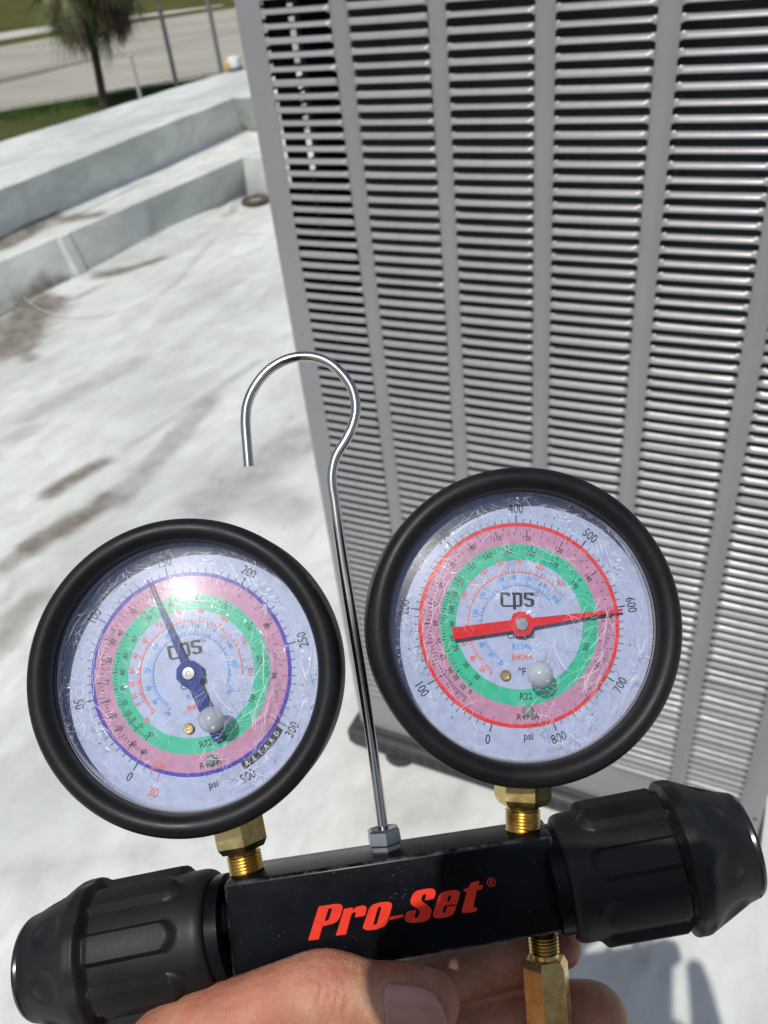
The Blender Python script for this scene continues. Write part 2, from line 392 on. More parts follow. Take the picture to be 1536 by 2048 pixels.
for i in range(46):
    f = bpy.data.objects.new('dead_frond', rng.choice(dm)); COL.objects.link(f); f.parent = tree; f['label'] = 'dry brown hanging frond'
    f.location = pts[-1]+Vector((rng.uniform(-.1, .1), rng.uniform(-.1, .1), rng.uniform(-.35, -.1)))
    az_ = (rng.gauss(-.1, .3) if i % 5 < 3 else rng.gauss(PI, .5) if i % 5 == 3 else rng.uniform(0, 6.28))
    f.rotation_euler = (rng.uniform(-.1, .1), R(rng.uniform(-6, 8)), az_); f.scale = [rng.uniform(.8, 1.1)]*3

# ------------------------------------------------------------------ poles beyond the roof edge
def pole(name, u, v, wpx, hgt, label, cat, m, dist=None, headed=True, ldr=0):
    b = onz(u, v, G); b.z = G; dep = pix(b)[2]; r = wpx*dep/F/2
    t = empty(name, Matrix.Translation(b)); tag(t, label, cat)
    bm = bmesh.new(); lathe(bm, [(0, 0), (r*1.9, 0), (r*1.9, .05), (r*1.15, .08), (r, .3), (r*.85, hgt), (0, hgt)], 16); obj('shaft', bm, m, t, True)
    if headed:
        bm = bmesh.new(); box(bm, (-.15, -.12, hgt), (.75, .12, hgt+.12), .03); obj('lamp_head', bm, m, t)
        bm = bmesh.new(); lathe(bm, [(0, .0), (r*2.6, 0), (r*2.6, .03), (0, .03)], 20); obj('base_plate', bm, m, t)
    else:
        bm = bmesh.new(); lathe(bm, [(r*1.02, hgt), (r*1.1, hgt+.01), (r*.9, hgt+.06), (0, hgt+.09)], 14); obj('cap', bm, m, t, True)
pole('lamp_post', 357, 186, 9, 8.5, 'grey metal lamp post midway between the palm and the white bucket', 'lamp post', MGALV)
pole('lamp_post', 446, 160, 9, 8.5, 'grey metal lamp post rising right behind the white bucket at the parapet corner', 'lamp post', MGALV)
pole('marker_post', 289, 226, 7, 1.95, 'short whitish marker post on the verge right of the palm', 'post', simple('weathered_white', (.50, .50, .47), .7), headed=False)
pole('marker_post', 277, 36, 6, 1.3, 'small pale post at the far edge of the road right of the palm crown', 'post', simple('pale_post', (.45, .44, .36), .7), headed=False)

# ------------------------------------------------------------------ roof and parapets
STAINS = []
def st(a, b, wd, s, z=0, ch=0): STAINS.append((onz(*a, z), onz(*b, z), wd, s, ch))
st((15, 700), (75, 625), .17, 1.0); st((-40, 690), (20, 660), .16, .9); st((700, 1600), (860, 1540), .03, .15); st((640, 1760), (700, 1690), .03, .12); st((0, 650), (120, 606), .06, 1.0); st((40, 700), (60, 720), .05, .8); st((0, 600), (95, 585), .05, .9); st((150, 600), (205, 570), .02, .6)
st((190, 562), (325, 516), .045, 1.0); st((420, 1010), (600, 880), .12, .65, 0, 2); st((240, 1000), (420, 800), .06, .7, 0, 2); st((460, 960), (580, 1020), .10, .5, 0, 2); st((60, 830), (280, 720), .07, .45, 0, 2); st((250, 900), (520, 720), .025, .5, 0, 2); st((20, 880), (60, 860), .06, .5, 0, 2); st((740, 1640), (900, 1600), .05, .4, 0, 2); st((10, 1760), (300, 1700), .03, .3, 0, 2); st((330, 640), (480, 560), .06, .3, 0, 2); st((100, 985), (205, 925), .048, 1.0); st((60, 1095), (215, 1000), .062, 1.0); st((10, 1130), (80, 1080), .045, .7); st((235, 945), (268, 940), .012, .7)
st((0, 1290), (60, 1200), .045, .6); st((0, 1240), (90, 1190), .04, .5); st((10, 1200), (40, 1150), .02, .35)
st((448, 432), (476, 420), .03, .5); st((500, 402), (515, 398), .035, .8); st((335, 671), (341, 669), .008, .9, 0, 1); st((170, 672), (172, 670), .006, .4, 0, 1)
st((400, 470), (404, 468), .02, .4, 0, 1)
for a, b in (((1250, 1912), (1290, 1921)), ((1310, 1935), (1345, 1960)), ((1345, 1960), (1350, 1985)), ((1360, 1965), (1410, 1985)), ((1345, 2010), (1350, 2040)), ((1420, 1999), (1423, 2001)), ((1372, 1995), (1376, 1993)), ((1455, 1990), (1480, 2000))):
    st(a, b, .0035, .75, 0, 1)
st((218, 1718), (221, 1720), .004, .9, 0, 1); st((410, 1670), (414, 1671), .004, .6, 0, 1)
def stain_at(p, extra=()):
    r = g = bl_ = 0
    wob = noise.noise(Vector(p)*9)*.5+noise.noise(Vector(p)*27)*.3
    for a, b, wd, s, ch in list(STAINS)+list(extra):
        if abs(p[0]-a.x) > 1 and abs(p[0]-b.x) > 1: continue
        ab = b-a; t = max(0, min(1, (Vector(p)-a).dot(ab)/max(1e-9, ab.length_squared)))
        d = (Vector(p)-(a+ab*t)).length/wd
        d += wob*(.65 if ch == 0 else .4)
        val = max(0, min(1, (1.15-d)/.75))
        val = val*val*(3-2*val)*s
        if ch == 0: r = max(r, val)
        elif ch == 1: g = max(g, val)
        else: bl_ = max(bl_, val)
    return r, g, bl_
def add_stains(me, mw=None, extra=()):
    at = me.color_attributes.new('stain', 'FLOAT_COLOR', 'POINT'); buf = []
    for v in me.vertices:
        r, g, b_ = stain_at(v.co, extra); buf += [r, g, b_, 1]
    at.data.foreach_set('color', buf)
def smoothstep(a, b, x): t = max(0, min(1, (x-a)/(b-a))); return t*t*(3-2*t)
# axes of spacing: fine near the picture's roof, coarse outside
def axis(a, b, fa, fb, fine, coarse):
    out = []; x = a
    while x < b: out.append(x); x += fine if fa <= x < fb else coarse
    out.append(b); return out
# parapet section lines from the picture (two points each)
dirp = None
B0, B1 = onz(182, 561, 0), onz(448, 415, 0)
nb = (B1-B0).normalized(); nperp = Vector((nb.y, -nb.x, 0))       # towards the roof
zs = [onplane(u, v, B0, nperp).z for u, v in ((190, 443), (330, 382), (440, 334))]; h2 = sum(zs)/3
LN = {}
def ln(nm, z, a, b): LN[nm] = (onz(*a, z), onz(*b, z))
ln('base', 0, (182, 561), (448, 415)); ln('l2t', h2, (60, 499), (470, 322)); ln('l1b', h2, (0, 490), (470, 270))
I0, I1 = LN['l1b']; ni = Vector(((I1-I0).y, -(I1-I0).x, 0)).normalized()
zs = [onplane(u, v, I0, ni).z for u, v in ((20, 371), (230, 282), (450, 203))]; h1 = sum(zs)/3
ln('capin', h1, (0, 380), (457, 200)); ln('capout', h1, (0, 285), (440, 148))
print('parapet heights', h2, h1, {k: [tuple(round(c, 2) for c in p) for p in v] for k, v in LN.items()})
# corner: where each line meets the return wall; the return wall runs to the right behind the unit
cpt = onz(497, 396, 0); 
def ext(nm, tdist):
    a, b = LN[nm]; return a+(b-a).normalized()*tdist
pd = Vector((sum((LN[k][1]-LN[k][0]).normalized().x for k in LN), sum((LN[k][1]-LN[k][0]).normalized().y for k in LN), 0)).normalized()
pr_ = Vector((pd.y, -pd.x, 0))                                     # along the return wall, to the right
def upto(nm, target):                                              # point of line nm at the same along-distance as target
    a, b = LN[nm]; d = (b-a).normalized(); return a+d*((target-a).dot(pd)/d.dot(pd))
c_base = upto('base', cpt); c_l2t = upto('l2t', cpt); z_ = onz(470, 262, h2); c_l1b = upto('l1b', z_); c_capin = upto('capin', onz(459, 197, h1)); c_out = upto('capout', onz(470, 140, h1))
def wall_sheet(name, A, B, C, D, nu, nv, extra=(), wob=.004):
    """bilinear sheet A-B (near edge) to D-C with small unevenness"""
    v = []; f = []
    for j in range(nv+1):
        for i in range(nu+1):
            s, t = i/nu, j/nv; p = (A*(1-s)+B*s)*(1-t)+(D*(1-s)+C*s)*t
            q = noise.noise(p*2.1)*wob*2+noise.noise(p*7)*wob
            v.append(p+Vector((pr_.x*q, pr_.y*q, q*.6)))
    for j in range(nv):
        for i in range(nu):
            a = j*(nu+1)+i; f.append((a, a+1, a+nu+2, a+nu+1))
    me = bpy.data.meshes.new(name); me.from_pydata(v, [], f); me.update(); add_stains(me, None, extra); return me
back = -6.0
def L0(nm): a, b = LN[nm]; return a+(b-a).normalized()*back
ledge_st = [(onz(90, 445, h2), onz(190, 430, h2), .075, 1.0, 0), (onz(0, 497, h2), onz(85, 452, h2), .075, 1.0, 0), (onz(85, 448, h2), onz(88, 446, h2), .02, 1, 1)]
wall_st = [(onplane(85, 590, B0, nperp), onplane(125, 575, B0, nperp), .10, 1.0, 0), (onplane(35, 545, B0, nperp), onplane(48, 525, B0, nperp), .055, .9, 0), (onplane(60, 440, B0, nperp), onplane(120, 560, B0, nperp), .03, .3, 2), (onplane(300, 400, B0, nperp), onplane(310, 480, B0, nperp), .05, .35, 2), (onplane(180, 545, B0, nperp), onplane(186, 540, B0, nperp), .02, .3, 0)]
par = empty('parapet', Matrix.Identity(4)); tag(par, 'white coated stepped parapet wall along the left roof edge', 'parapet wall')
def pface(nm, *a, **k): 
    me = wall_sheet(nm, *a, **k); return link(nm, me, MROOF, par, True)
pface('lower_face', L0('base'), c_base, c_l2t, L0('l2t'), 260, 14, extra=wall_st)
pface('ledge', L0('l2t'), c_l2t, c_l1b, L0('l1b'), 260, 14, extra=ledge_st)
pface('upper_face', L0('l1b'), c_l1b, c_capin, L0('capin'), 200, 12)
pface('cap', L0('capin'), c_capin, c_out, L0('capout'), 200, 14, wob=.006)
dn = Vector((0, 0, -1))
def cant(nm, Lf, c_, lift, out, m_=MROOF, par_=None):
    a, b = LN[Lf]; p0, p1 = L0(Lf), c_
    N = 120; v = []; f = []
    for i in range(N+1):
        p = p0*(1-i/N)+p1*(i/N); w_ = 1+.35*noise.noise(p*3)
        for k in range(7):
            t = k/6*PI/2; v.append(p+pr_*(out*w_*(1-math.sin(t))-.004)+Vector((0, 0, lift*w_*(1-math.cos(t))+.0015)))
    for i in range(N):
        for k in range(6): a_ = i*7+k; f.append((a_, a_+7, a_+8, a_+1))
    me = bpy.data.meshes.new(nm); me.from_pydata(v, [], f); me.update(); add_stains(me, None, ledge_st+wall_st); return link(nm, me, MROOF, par, True)
cant('cant_strip', 'base', c_base, .06, .10); cant('cant_strip', 'l1b', c_l1b, .05, .085)
pface('outer_face', L0('capout'), c_out, c_out+dn*(h1+3.9), L0('capout')+dn*(h1+3.9), 40, 20)
# vertical buttress seam on the lower face
S0 = onz(170, 566, 0)
bm = bmesh.new()
s0 = upto('base', S0); s1 = upto('l2t', S0)
pts_ = []
for t in (0, .25, .5, .75, 1):
    p = s0*(1-t)+s1*t; wv = pd*.05; o = pr_*(.016-.004*t)
    pts_.append([bm.verts.new(p-wv*1.3-pr_*.01), bm.verts.new(p-wv*.6+o), bm.verts.new(p+wv*.6+o), bm.verts.new(p+wv*1.3-pr_*.01)])
for a, b in zip(pts_, pts_[1:]):
    for i in range(3): bm.faces.new((a[i], a[i+1], b[i+1], b[i]))
bm.faces.new(pts_[-1]); obj('seam', bm, MROOF, par)
# return wall
ret = empty('parapet', Matrix.Identity(4)); tag(ret, 'white return parapet wall meeting the corner behind the grey unit', 'parapet wall')
def rface(nm, A, B, C, D, nu=120, nv=10):
    me = wall_sheet(nm, A, B, C, D, nu, nv); return link(nm, me, MROOF, ret, True)
W = pr_*7
rface('lower_face', c_base, c_base+W, c_l2t+W, c_l2t)
cl1 = c_l1b; cc = c_capin
rface('ledge', c_l2t, c_l2t+W, cl1+W, cl1); rface('upper_face', cl1, cl1+W, cc+W, cc); rface('cap', cc, cc+W, c_out+W, c_out)
rface('outer_face', c_out, c_out+W, c_out+W+dn*(h1+3.9), c_out+dn*(h1+3.9))
# roof deck
vv = []; ff = []
xs = axis(-7, 9, -3.0, 2.2, .028, .25); ys = axis(-3, 5.9, .25, 5.4, .028, .25)
nbv = (LN['base'][1]-LN['base'][0]).normalized(); bn = Vector((nbv.y, -nbv.x, 0))
for y in ys:
    for x in xs:
        p = Vector((x, y, 0)); d = (p-LN['base'][0]).dot(bn)
        if d < -.05: p = p-bn*(d+.05)
        z = noise.noise(Vector((x*.9, y*.9, 0)))*.008+noise.noise(Vector((x*3, y*3, 1)))*.003
        cant = max(0, .13-max(d, 0)); z += cant*cant*3.2
        vv.append((p.x, p.y, z))
nx = len(xs)
for j in range(len(ys)-1):
    for i in range(nx-1): a = j*nx+i; ff.append((a, a+1, a+nx+1, a+nx))
me = bpy.data.meshes.new('roof'); me.from_pydata(vv, [], ff); me.update(); add_stains(me)
tag(link('roof', me, MROOF, None, True), 'flat roof with worn white coating, grey patches and brown stains', kind='structure')
# the building body under the deck
bm = bmesh.new(); p0 = L0('capout'); p1 = c_out; off = pr_*.05
q = [p0+off, p1+off-pd*.05, p1+W*1.4-pd*.05, p0+W*1.4]
lo = [bm.verts.new((v.x, v.y, G)) for v in q]; hi = [bm.verts.new((v.x, v.y, -.05)) for v in q]
bm.faces.new(hi); [bm.faces.new((lo[i], lo[(i+1) % 4], hi[(i+1) % 4], hi[i])) for i in range(4)]
tag(obj('building', bm, simple('stucco', (.45, .43, .38), .9, scale=4)), 'low flat roofed building under the white roof deck', 'building', kind='thing')
# drain bowl in the corner
dp = onz(511, 402, .012); dr = empty('roof_drain', Matrix.Translation((dp.x, dp.y, .012))); tag(dr, 'rusty round drain opening at the foot of the parapet corner', 'drain')
MRUST = simple('rusty_iron', (.07, .052, .038), .85, var=.5, scale=40, bump=.5)
bm = bmesh.new(); lathe(bm, [(.048, -.01), (.062, .012), (.075, .022), (.088, .016), (.094, 0)], 32); obj('rim', bm, MRUST, dr, True)
bm = bmesh.new(); lathe(bm, [(0, -.006), (.03, -.006), (.062, .004)], 32); obj('strainer', bm, simple('grey_grate', (.27, .26, .24), .8), dr, True)
# bucket by the parapet corner
bp_ = upto('capout', onz(470, 143, h1))+pr_*.06-pd*.0; bp_ = onz(471, 141, h1); bp_.z = h1+.002
bk = empty('bucket', Matrix.Translation(bp_) @ Matrix.Rotation(.3, 4, 'Z')); tag(bk, 'small white plastic bucket with yellow side on the parapet corner', 'bucket')
bm = bmesh.new(); lathe(bm, [(0, .002), (.048, .002), (.052, .03), (.055, .085), (.05, .10), (0, .105)], 28); obj('tub', bm, MWHITE, bk, True)
bm = bmesh.new(); lathe(bm, [(.058, 0), (.064, .004), (.064, .024), (.055, .026)], 28); obj('rim', bm, simple('grey_blue_rim', (.10, .13, .15), .5), bk, True)
bm = bmesh.new(); box(bm, (-.085, -.03, .004), (-.05, .03, .075), .01); obj('handle_grip', bm, MYEL, bk, True)
# thin clear cable
cpx = [(-60, 560), (0, 590), (70, 622), (150, 633), (240, 622), (300, 596), (345, 566), (380, 528), (410, 492), (432, 470), (470, 466), (530, 466), (600, 470)]
bm = bmesh.new()
cp = [onz(u, v, .016) for u, v in cpx]
for p in cp:
    d = (p-LN['base'][0]).dot(bn); p.z += max(0, .10-d)*.5
tube(bm, spline(cp, 8), .0022, 8); tag(obj('cable', bm, simple('pale_cable', (.52, .52, .50), .5), None, True), 'thin pale cable curving over the white roof', 'cable')

# ------------------------------------------------------------------ condenser unit
P = .015
th = R(-29.64); hx = Vector((math.cos(th), math.sin(th), 0)); hy = Vector((-hx.y, hx.x, 0))
T0 = M @ (Vector((10.304, -34.237, 56.212))*P) + CAM
zt = T0.z
UM = frame(Vector((T0.x, T0.y, 0)), hx, hy, Vector((0, 0, 1)))
unit = empty('condenser_unit', UM); tag(unit, 'large grey louvered air conditioning condenser standing on the white roof', 'air conditioner')
def zr(r): return zt-r*P
UL, UR = -24.6*P, 26.4*P; ZB = zr(84.4); ZT = zr(-5.5); DP = .78
slots = [(-22.1, -15.95), (-14.5, -7.95), (-6.6, -.02), (1.4, 8.15), (9.62, 16.45), (17.95, 23.9)]
TH = .0012
bm = bmesh.new(); segs = 5; rc = .007
# corner post, wrapped round the left edge
prof = [(slots[0][0]*P, 0)]+[(UL+rc-rc*math.sin(a), rc-rc*math.cos(a)) for a in [k/segs*PI/2 for k in range(segs+1)]]+[(UL, .038)]
def ribbon(bm, prof, z0, z1):
    pv = None
    for x, y in prof:
        c = (bm.verts.new((x, y, z0)), bm.verts.new((x, y, z1)))
        if pv: bm.faces.new((pv[0], pv[1], c[1], c[0]))
        pv = c
    return bm
ribbon(bm, prof, ZB, ZT); ribbon(bm, [(x+.0011 if i else x, y+.0014) for i, (x, y) in enumerate(prof)], ZB, ZT)
obj('corner_post', bm, MPAINT, unit, True, 50)
rib_edges = [(slots[i][1], slots[i+1][0]) for i in range(5)]
for a, b in rib_edges:
    bm = bmesh.new(); ribbon(bm, [(a*P+.0004, .004), (a*P, .0006), (a*P+.0006, 0), (b*P-.0006, 0), (b*P, .0006), (b*P-.0004, .004)], zr(77.6), zr(-3.2)); obj('rib', bm, MPAINT, unit, True, 50)
bm = bmesh.new(); prof = [(slots[5][1]*P, .004), (slots[5][1]*P, .0006), (slots[5][1]*P+.0006, 0)]+[(UR-rc+rc*math.sin(a), rc-rc*math.cos(a)) for a in [k/segs*PI/2 for k in range(segs+1)]]+[(UR, .02)]
ribbon(bm, prof, zr(77.6), ZT)
# screw hole: flat dark disc, recess shade put into its colour
obj('corner_post', bm, MPAINT, unit, True, 50)
hole = Vector((25.72*P, -.0003, zr(79.0)))
bm = bmesh.new(); box(bm, (slots[0][0]*P, 0, ZB), (UR-.0005, .0015, zr(77.6)), .0004); obj('bottom_rail', bm, MPAINT, unit)
bm = bmesh.new(); box(bm, (slots[0][0]*P, -.001, zr(-3.2)), (UR-.0005, .0015, ZT), .0004); obj('top_rail', bm, MPAINT, unit)
bm = bmesh.new(); lathe(bm, [(0, .0005), (.0022, .0005), (.0030, .0008)], 16, Matrix.Translation(hole) @ Matrix.Rotation(PI/2, 4, 'X')); obj('dark_hole_disc', bm, MDARK, unit)
# dark hollow with the coil
MCOIL = Mat('coil_fins'); wv = MCOIL.n('TexWave'); wv.inputs['Scale'].default_value = 160; MCOIL.l(MCOIL.co(), wv.inputs[0])
MCOIL.set(MCOIL.ramp(wv.outputs[0], [(.2, (.008, .009, .011)), (.8, (.03, .033, .040))]), .5, .3)
bm = bmesh.new(); box(bm, (-16.2*P, .05, ZB+.02), (UR-.02, .075, ZT-.01), .002); obj('coil', bm, MCOIL.m, unit)
bm = bmesh.new(); box(bm, (UL+.03, .24, ZB+.02), (UL+.05, DP-.02, ZT-.01), .002); obj('coil', bm, MCOIL.m, unit)
for nm, lo, hi in (('side_panel', (UR-.0016, .0205, ZB+.002), (UR, DP, ZT)), ('back_panel', (UL, DP-.002, ZB), (UR-.002, DP, ZT)), ('floor_pan', (UL+.002, .002, ZB-.004), (UR-.002, DP-.003, ZB+.012))):
    bm = bmesh.new(); box(bm, lo, hi, .0004); obj(nm, bm, MPAINT2 if nm == 'side_panel' else MDARK if nm == 'floor_pan' else MPAINT, unit)
bm = bmesh.new(); lathe(bm, [(.28, 0), (.36, 0), (.36, .02), (.28, .03)], 48, Matrix.Translation(((UL+UR)/2, DP/2, ZT)));
box(bm, (UL-.004, -.004, ZT), (UR+.004, DP+.004, ZT+.006), .002); obj('top_cover', bm, MPAINT2, unit)
# base pan: dark ledge standing a little proud, with rounded corners
bm = bmesh.new(); box(bm, (UL-.022, -.024, ZB-.046), (UR+.012, DP+.01, ZB-.0045), .009, segs=3); obj('base_pan', bm, MPAN, unit, True, 40)
bm = bmesh.new(); box(bm, (UL-.006, -.009, ZB-.0044), (UR+.004, DP+.004, ZB+.006), .002); obj('base_rail', bm, MPAN, unit)
for cx, cy in ((UL+.03, .03), (UR-.06, .03), (UL+.03, DP-.05), (UR-.06, DP-.05), (UL+.09, .0)):
    bm = bmesh.new(); lathe(bm, [(0, 0), (.03, 0), (.034, .004), (.03, ZB-.046), (0, ZB-.046)], 20, Matrix.Translation((cx, cy, 0))); obj('foot', bm, MPAN, unit, True)
bm = bmesh.new()
for k in range(26):
    x = (-21+k*1.8)*P; box(bm, (x, -.0246, ZB-.034), (x+.019, -.0236, ZB-.016))
obj('pan_groove_shade', bm, MDARK, unit)  # raised dark bars, groove shade put into their colour
# louver slats
def slat_mesh(L, seed):
    r_ = random.Random(seed)
    prof = [(.0006, -.0016), (.0000, -.0030), (.0004, -.0034), (.0015, -.0031), (.0030, -.0021), (.0046, -.0008), (.0058, .0005), (.0067, .0016)]
    xsl = [0, .0012, .003, .0055, .008, L/2, L-.008, L-.0055, L-.003, L-.0012, L]
    v = []; f = []
    for x in xsl:
        e = min(x, L-x); k = smoothstep(-.0012, .0065, e); dz = -.0022*(1-smoothstep(0, .0045, e))
        bow = .0004*math.sin(PI*x/L)
        for s, o in prof:
            oo = (o-bow)*k-.0002 if o < 0 else o*smoothstep(0, .006, e)+.0003
            zz = s*(1 if s > .004 else 1)+dz*(1-s/.0067)
            v.append((x, oo, zz))
    n_ = len(prof)
    for i in range(len(xsl)-1):
        for j in range(n_-1): a = i*n_+j; f.append((a, a+n_, a+n_+1, a+1))
    return v, f
def blocked(u, v):
    if (u-372)**2+(v-1358)**2 < 300**2 or (u-1045)**2+(v-1260)**2 < 300**2: return True
    return v > 1640-(u-500)*.15 and u < 1500
meshes = []
for ci, (a, b) in enumerate(slots):
    v, f = slat_mesh((b-a)*P, ci); me = bpy.data.meshes.new('slat'); me.from_pydata(v, [], f); me.update(); me.materials.append(MPAINT)
    me.polygons.foreach_set('use_smooth', [True]*len(me.polygons)); meshes.append((me, v, f))
cands = []
rs = random.Random(5)
for ci, (a, b) in enumerate(slots):
    for r in range(-3, 78):
        c = UM @ Vector(((a+b)/2*P, 0, zr(r))); u, v, d = pix(c)
        e0 = pix(UM @ Vector((a*P, 0, zr(r)))); e1 = pix(UM @ Vector((b*P, 0, zr(r))))
        vis = any(0 <= q[0] < 1536 and 0 <= q[1] < 2048 and not blocked(q[0], q[1]) for q in ((u, v), e0, e1, ((u+e0[0])/2, (v+e0[1])/2), ((u+e1[0])/2, (v+e1[1])/2)))
        cands.append((0 if vis else 1, d, ci, r))
cands.sort(); V = []; Fc = []
for k, (nv_, d, ci, r) in enumerate(cands):
    loc = Vector((slots[ci][0]*P, 0, zr(r)-.0035)); rot = R(rs.gauss(0, 4.4)); rz = R(rs.gauss(0, .12))
    mt = Matrix.Translation(loc) @ Matrix.Rotation(rz, 4, 'Z') @ Matrix.Rotation(rot, 4, 'X')
    if k < 300:
        o = bpy.data.objects.new('slat', meshes[ci][0]); COL.objects.link(o); o.parent = unit; o.matrix_local = mt
    else:
        n0 = len(V); V += [mt @ Vector(p) for p in meshes[ci][1]]; Fc += [tuple(i+n0 for i in q) for q in meshes[ci][2]]
o = pyobj('slats', V, Fc, MPAINT, unit, True); o.name = 'lower_slat_rows'; o['kind'] = 'stuff'
# side louvers round the far corner, seen through the first column
V = []; Fc = []
sm, sf = slat_mesh(.30, 1)
for blk in (.045, .37):
    for r in range(-3, 13):
        mt = Matrix.Translation((UL, blk+.30, zr(r)-.0035)) @ Matrix.Rotation(-PI/2, 4, 'Z')
        n0 = len(V); V += [mt @ Vector(p) for p in sm]; Fc += [tuple(i+n0 for i in q) for q in sf]
o = pyobj('side_slat_rows', V, Fc, MPAINT, unit, True); o['kind'] = 'stuff'
bm = bmesh.new(); box(bm, (UL, .0385, ZB), (UL+.0015, DP-.001, zr(13))); obj('side_panel', bm, MPAINT, unit)
bm = bmesh.new(); box(bm, (UL+.014, .045, ZB), (UL+.020, .088, ZT-.01)); box(bm, (UL+.004, .128, ZB), (UL+.012, .24, ZT-.01)); obj('added_baffle', bm, MDARK, unit)  # added dark plates that block the bright view through the side slats
for a, b in ((.038, .045), (.345, .37), (.67, DP)):
    bm = bmesh.new(); box(bm, (UL, a, ZB), (UL+.0015, b, ZT)); obj('rib', bm, MPAINT, unit)

# ------------------------------------------------------------------ manifold gauge set
D0 = .262
nrm = Vector((-.045, -.12, -.992)).normalized()
X0 = Vector((math.cos(R(8.6)), -math.sin(R(8.6)), 0)); X0 = (X0-nrm*X0.dot(nrm)).normalized(); Y0 = nrm.cross(X0)
OC = Vector(((795-768)/F, (1815-1024)/F, 1))*D0
SM = frame(M @ OC + CAM, M @ X0, M @ Y0, M @ nrm)
SI = SM.inverted()
def S(u, v, z=0):
    p = SI @ (CAM + ray(u, v)); c = SI @ CAM; t = (z-c.z)/(p.z-c.z); return c+(p-c)*t
gs = empty('manifold_gauge_set', SM); tag(gs, 'black manifold with two round pressure gauges and a wire hook, held up by a hand', 'manifold gauge')
# --- body
def body_pt(u, v, z): return S(u, v, z)
zf, zb = .0105, -.0105
fc = [S(446, 1768, zf), S(1104, 1669, zf), S(1138, 1864, zf), S(466, 1978, zf)]
bx0 = (fc[0].x+fc[3].x)/2; bx1 = (fc[1].x+fc[2].x)/2; by1 = (fc[0].y+fc[1].y)/2; by0 = (fc[2].y+fc[3].y)/2
print('body mm', (bx1-bx0)*1000, (by1-by0)*1000, [tuple(round(c*1000, 1) for c in p) for p in fc])
bm = bmesh.new(); vs8 = []
for z in (zb, zf):
    for p in (fc[3], fc[2], fc[1], fc[0]): vs8.append(bm.verts.new((p.x, p.y, z)))
bm.faces.new(vs8[:4][::-1]); bm.faces.new(vs8[4:])
for i in range(4): bm.faces.new((vs8[i], vs8[(i+1) % 4], vs8[4+(i+1) % 4], vs8[4+i]))
bmesh.ops.bevel(bm, geom=bm.edges[:], offset=.0012, segments=3, profile=.5, affect='EDGES')
ob_ = obj('body', bm, MBODY, gs, True, 30)
big = {i for p in ob_.data.polygons if p.area > 1e-4 for i in p.vertices}
at_ = ob_.data.attributes.new('wear', 'FLOAT', 'POINT')
for i in range(len(ob_.data.vertices)): at_.data[i].value = 0.0 if i in big else 1.0
# --- printed name on the body
MRED = Mat('red_print'); MRED.set(MRED.ramp(MRED.noise(400, 4), [(.3, (.62, .022, .006)), (.7, (.72, .035, .010))]), .4)
def poly_print(name, loops, z, m, parent, tf):
    """flat print from outlines with holes, drawn through a 2D curve fill"""
    cu = bpy.data.curves.new(name, 'CURVE'); cu.dimensions = '2D'; cu.fill_mode = 'BOTH'
    for L in loops:
        sp = cu.splines.new('POLY'); sp.points.add(len(L)-1); sp.use_cyclic_u = True
        for q, p in zip(sp.points, L): x, y = tf(p); q.co = (x, y, 0, 1)
    to = bpy.data.objects.new('tmp', cu); COL.objects.link(to); bpy.context.view_layer.update()
    me = bpy.data.meshes.new_from_object(to.evaluated_get(bpy.context.evaluated_depsgraph_get()))
    bpy.data.objects.remove(to); bpy.data.curves.remove(cu)
    vv_ = [Vector((v.co.x, v.co.y, z)) for v in me.vertices]; ff_ = [tuple(p.vertices) for p in me.polygons]; bpy.data.meshes.remove(me)
    return vv_, ff_
def rnd_poly(pts, k=3):
    """chaikin corner softening"""
    pts = [Vector(p) for p in pts]
    out = []
    n_ = len(pts)
    for i in range(n_):
        a, b = pts[i], pts[(i+1) % n_]; L = (b-a).length; q = min(.25, 5/max(L, 1e-6)); out += [a.lerp(b, q), a.lerp(b, 1-q)]
    return out
def zt2(p):
    q = S(600+p[0]/3.746, 1730+p[1]/3.746, zf+.0001); return q.x*1000, q.y*1000
LET = [
 [[(60,565),(140,310),(270,290),(305,293),(320,308),(319,330),(298,395),(280,420),(250,438),(182,456),(168,460),(140,558)], [(213,326),(235,322),(240,332),(215,408),(205,416),(184,420)]],
 [[(268,530),(330,328),(398,316),(392,336),(425,312),(470,302),(492,306),(500,325),(487,380),(410,393),(420,360),(413,352),(396,356),(385,368),(345,520)]],
 [[(475,450),(518,325),(545,296),(600,280),(655,274),(685,283),(690,305),(655,430),(635,458),(575,482),(510,490),(480,482),(470,468)], [(583,322),(600,311),(611,318),(577,438),(562,451),(549,443)]],
 [[(677,388),(781,368),(774,392),(668,413)]],
 [[(935,266),(946,226),(938,215),(920,222),(908,252),(915,272),(972,312),(989,340),(972,398),(945,420),(865,434),(815,432),(790,420),(785,398),(800,350),(872,336),(858,384),(866,397),(885,390),(899,352),(890,334),(835,298),(825,268),(845,217),(872,193),(930,180),(985,174),(1010,185),(1018,205),(1005,252)]],
 [[(1177,294),(1200,212),(1195,195),(1165,186),(1110,192),(1062,205),(1040,230),(1000,350),(994,380),(1010,397),(1045,400),(1110,388),(1143,372),(1160,348),(1175,302),(1102,313),(1086,357),(1076,362),(1068,350),(1084,304)], [(1100,277),(1114,229),(1127,222),(1133,232),(1121,272)]],
 [[(1215,360),(1213,338),(1250,201),(1224,197),(1231,178),(1262,172),(1282,130),(1346,118),(1336,155),(1373,149),(1362,182),(1325,189),(1297,318),(1327,314),(1320,345),(1290,355)]],
]
rr = [[(1432+33*math.cos(a), 128+34*math.sin(a)) for a in [k*2*PI/40 for k in range(40)]], [(1432+27*math.cos(a), 128+28*math.sin(a)) for a in [k*2*PI/40 for k in range(40)]]]
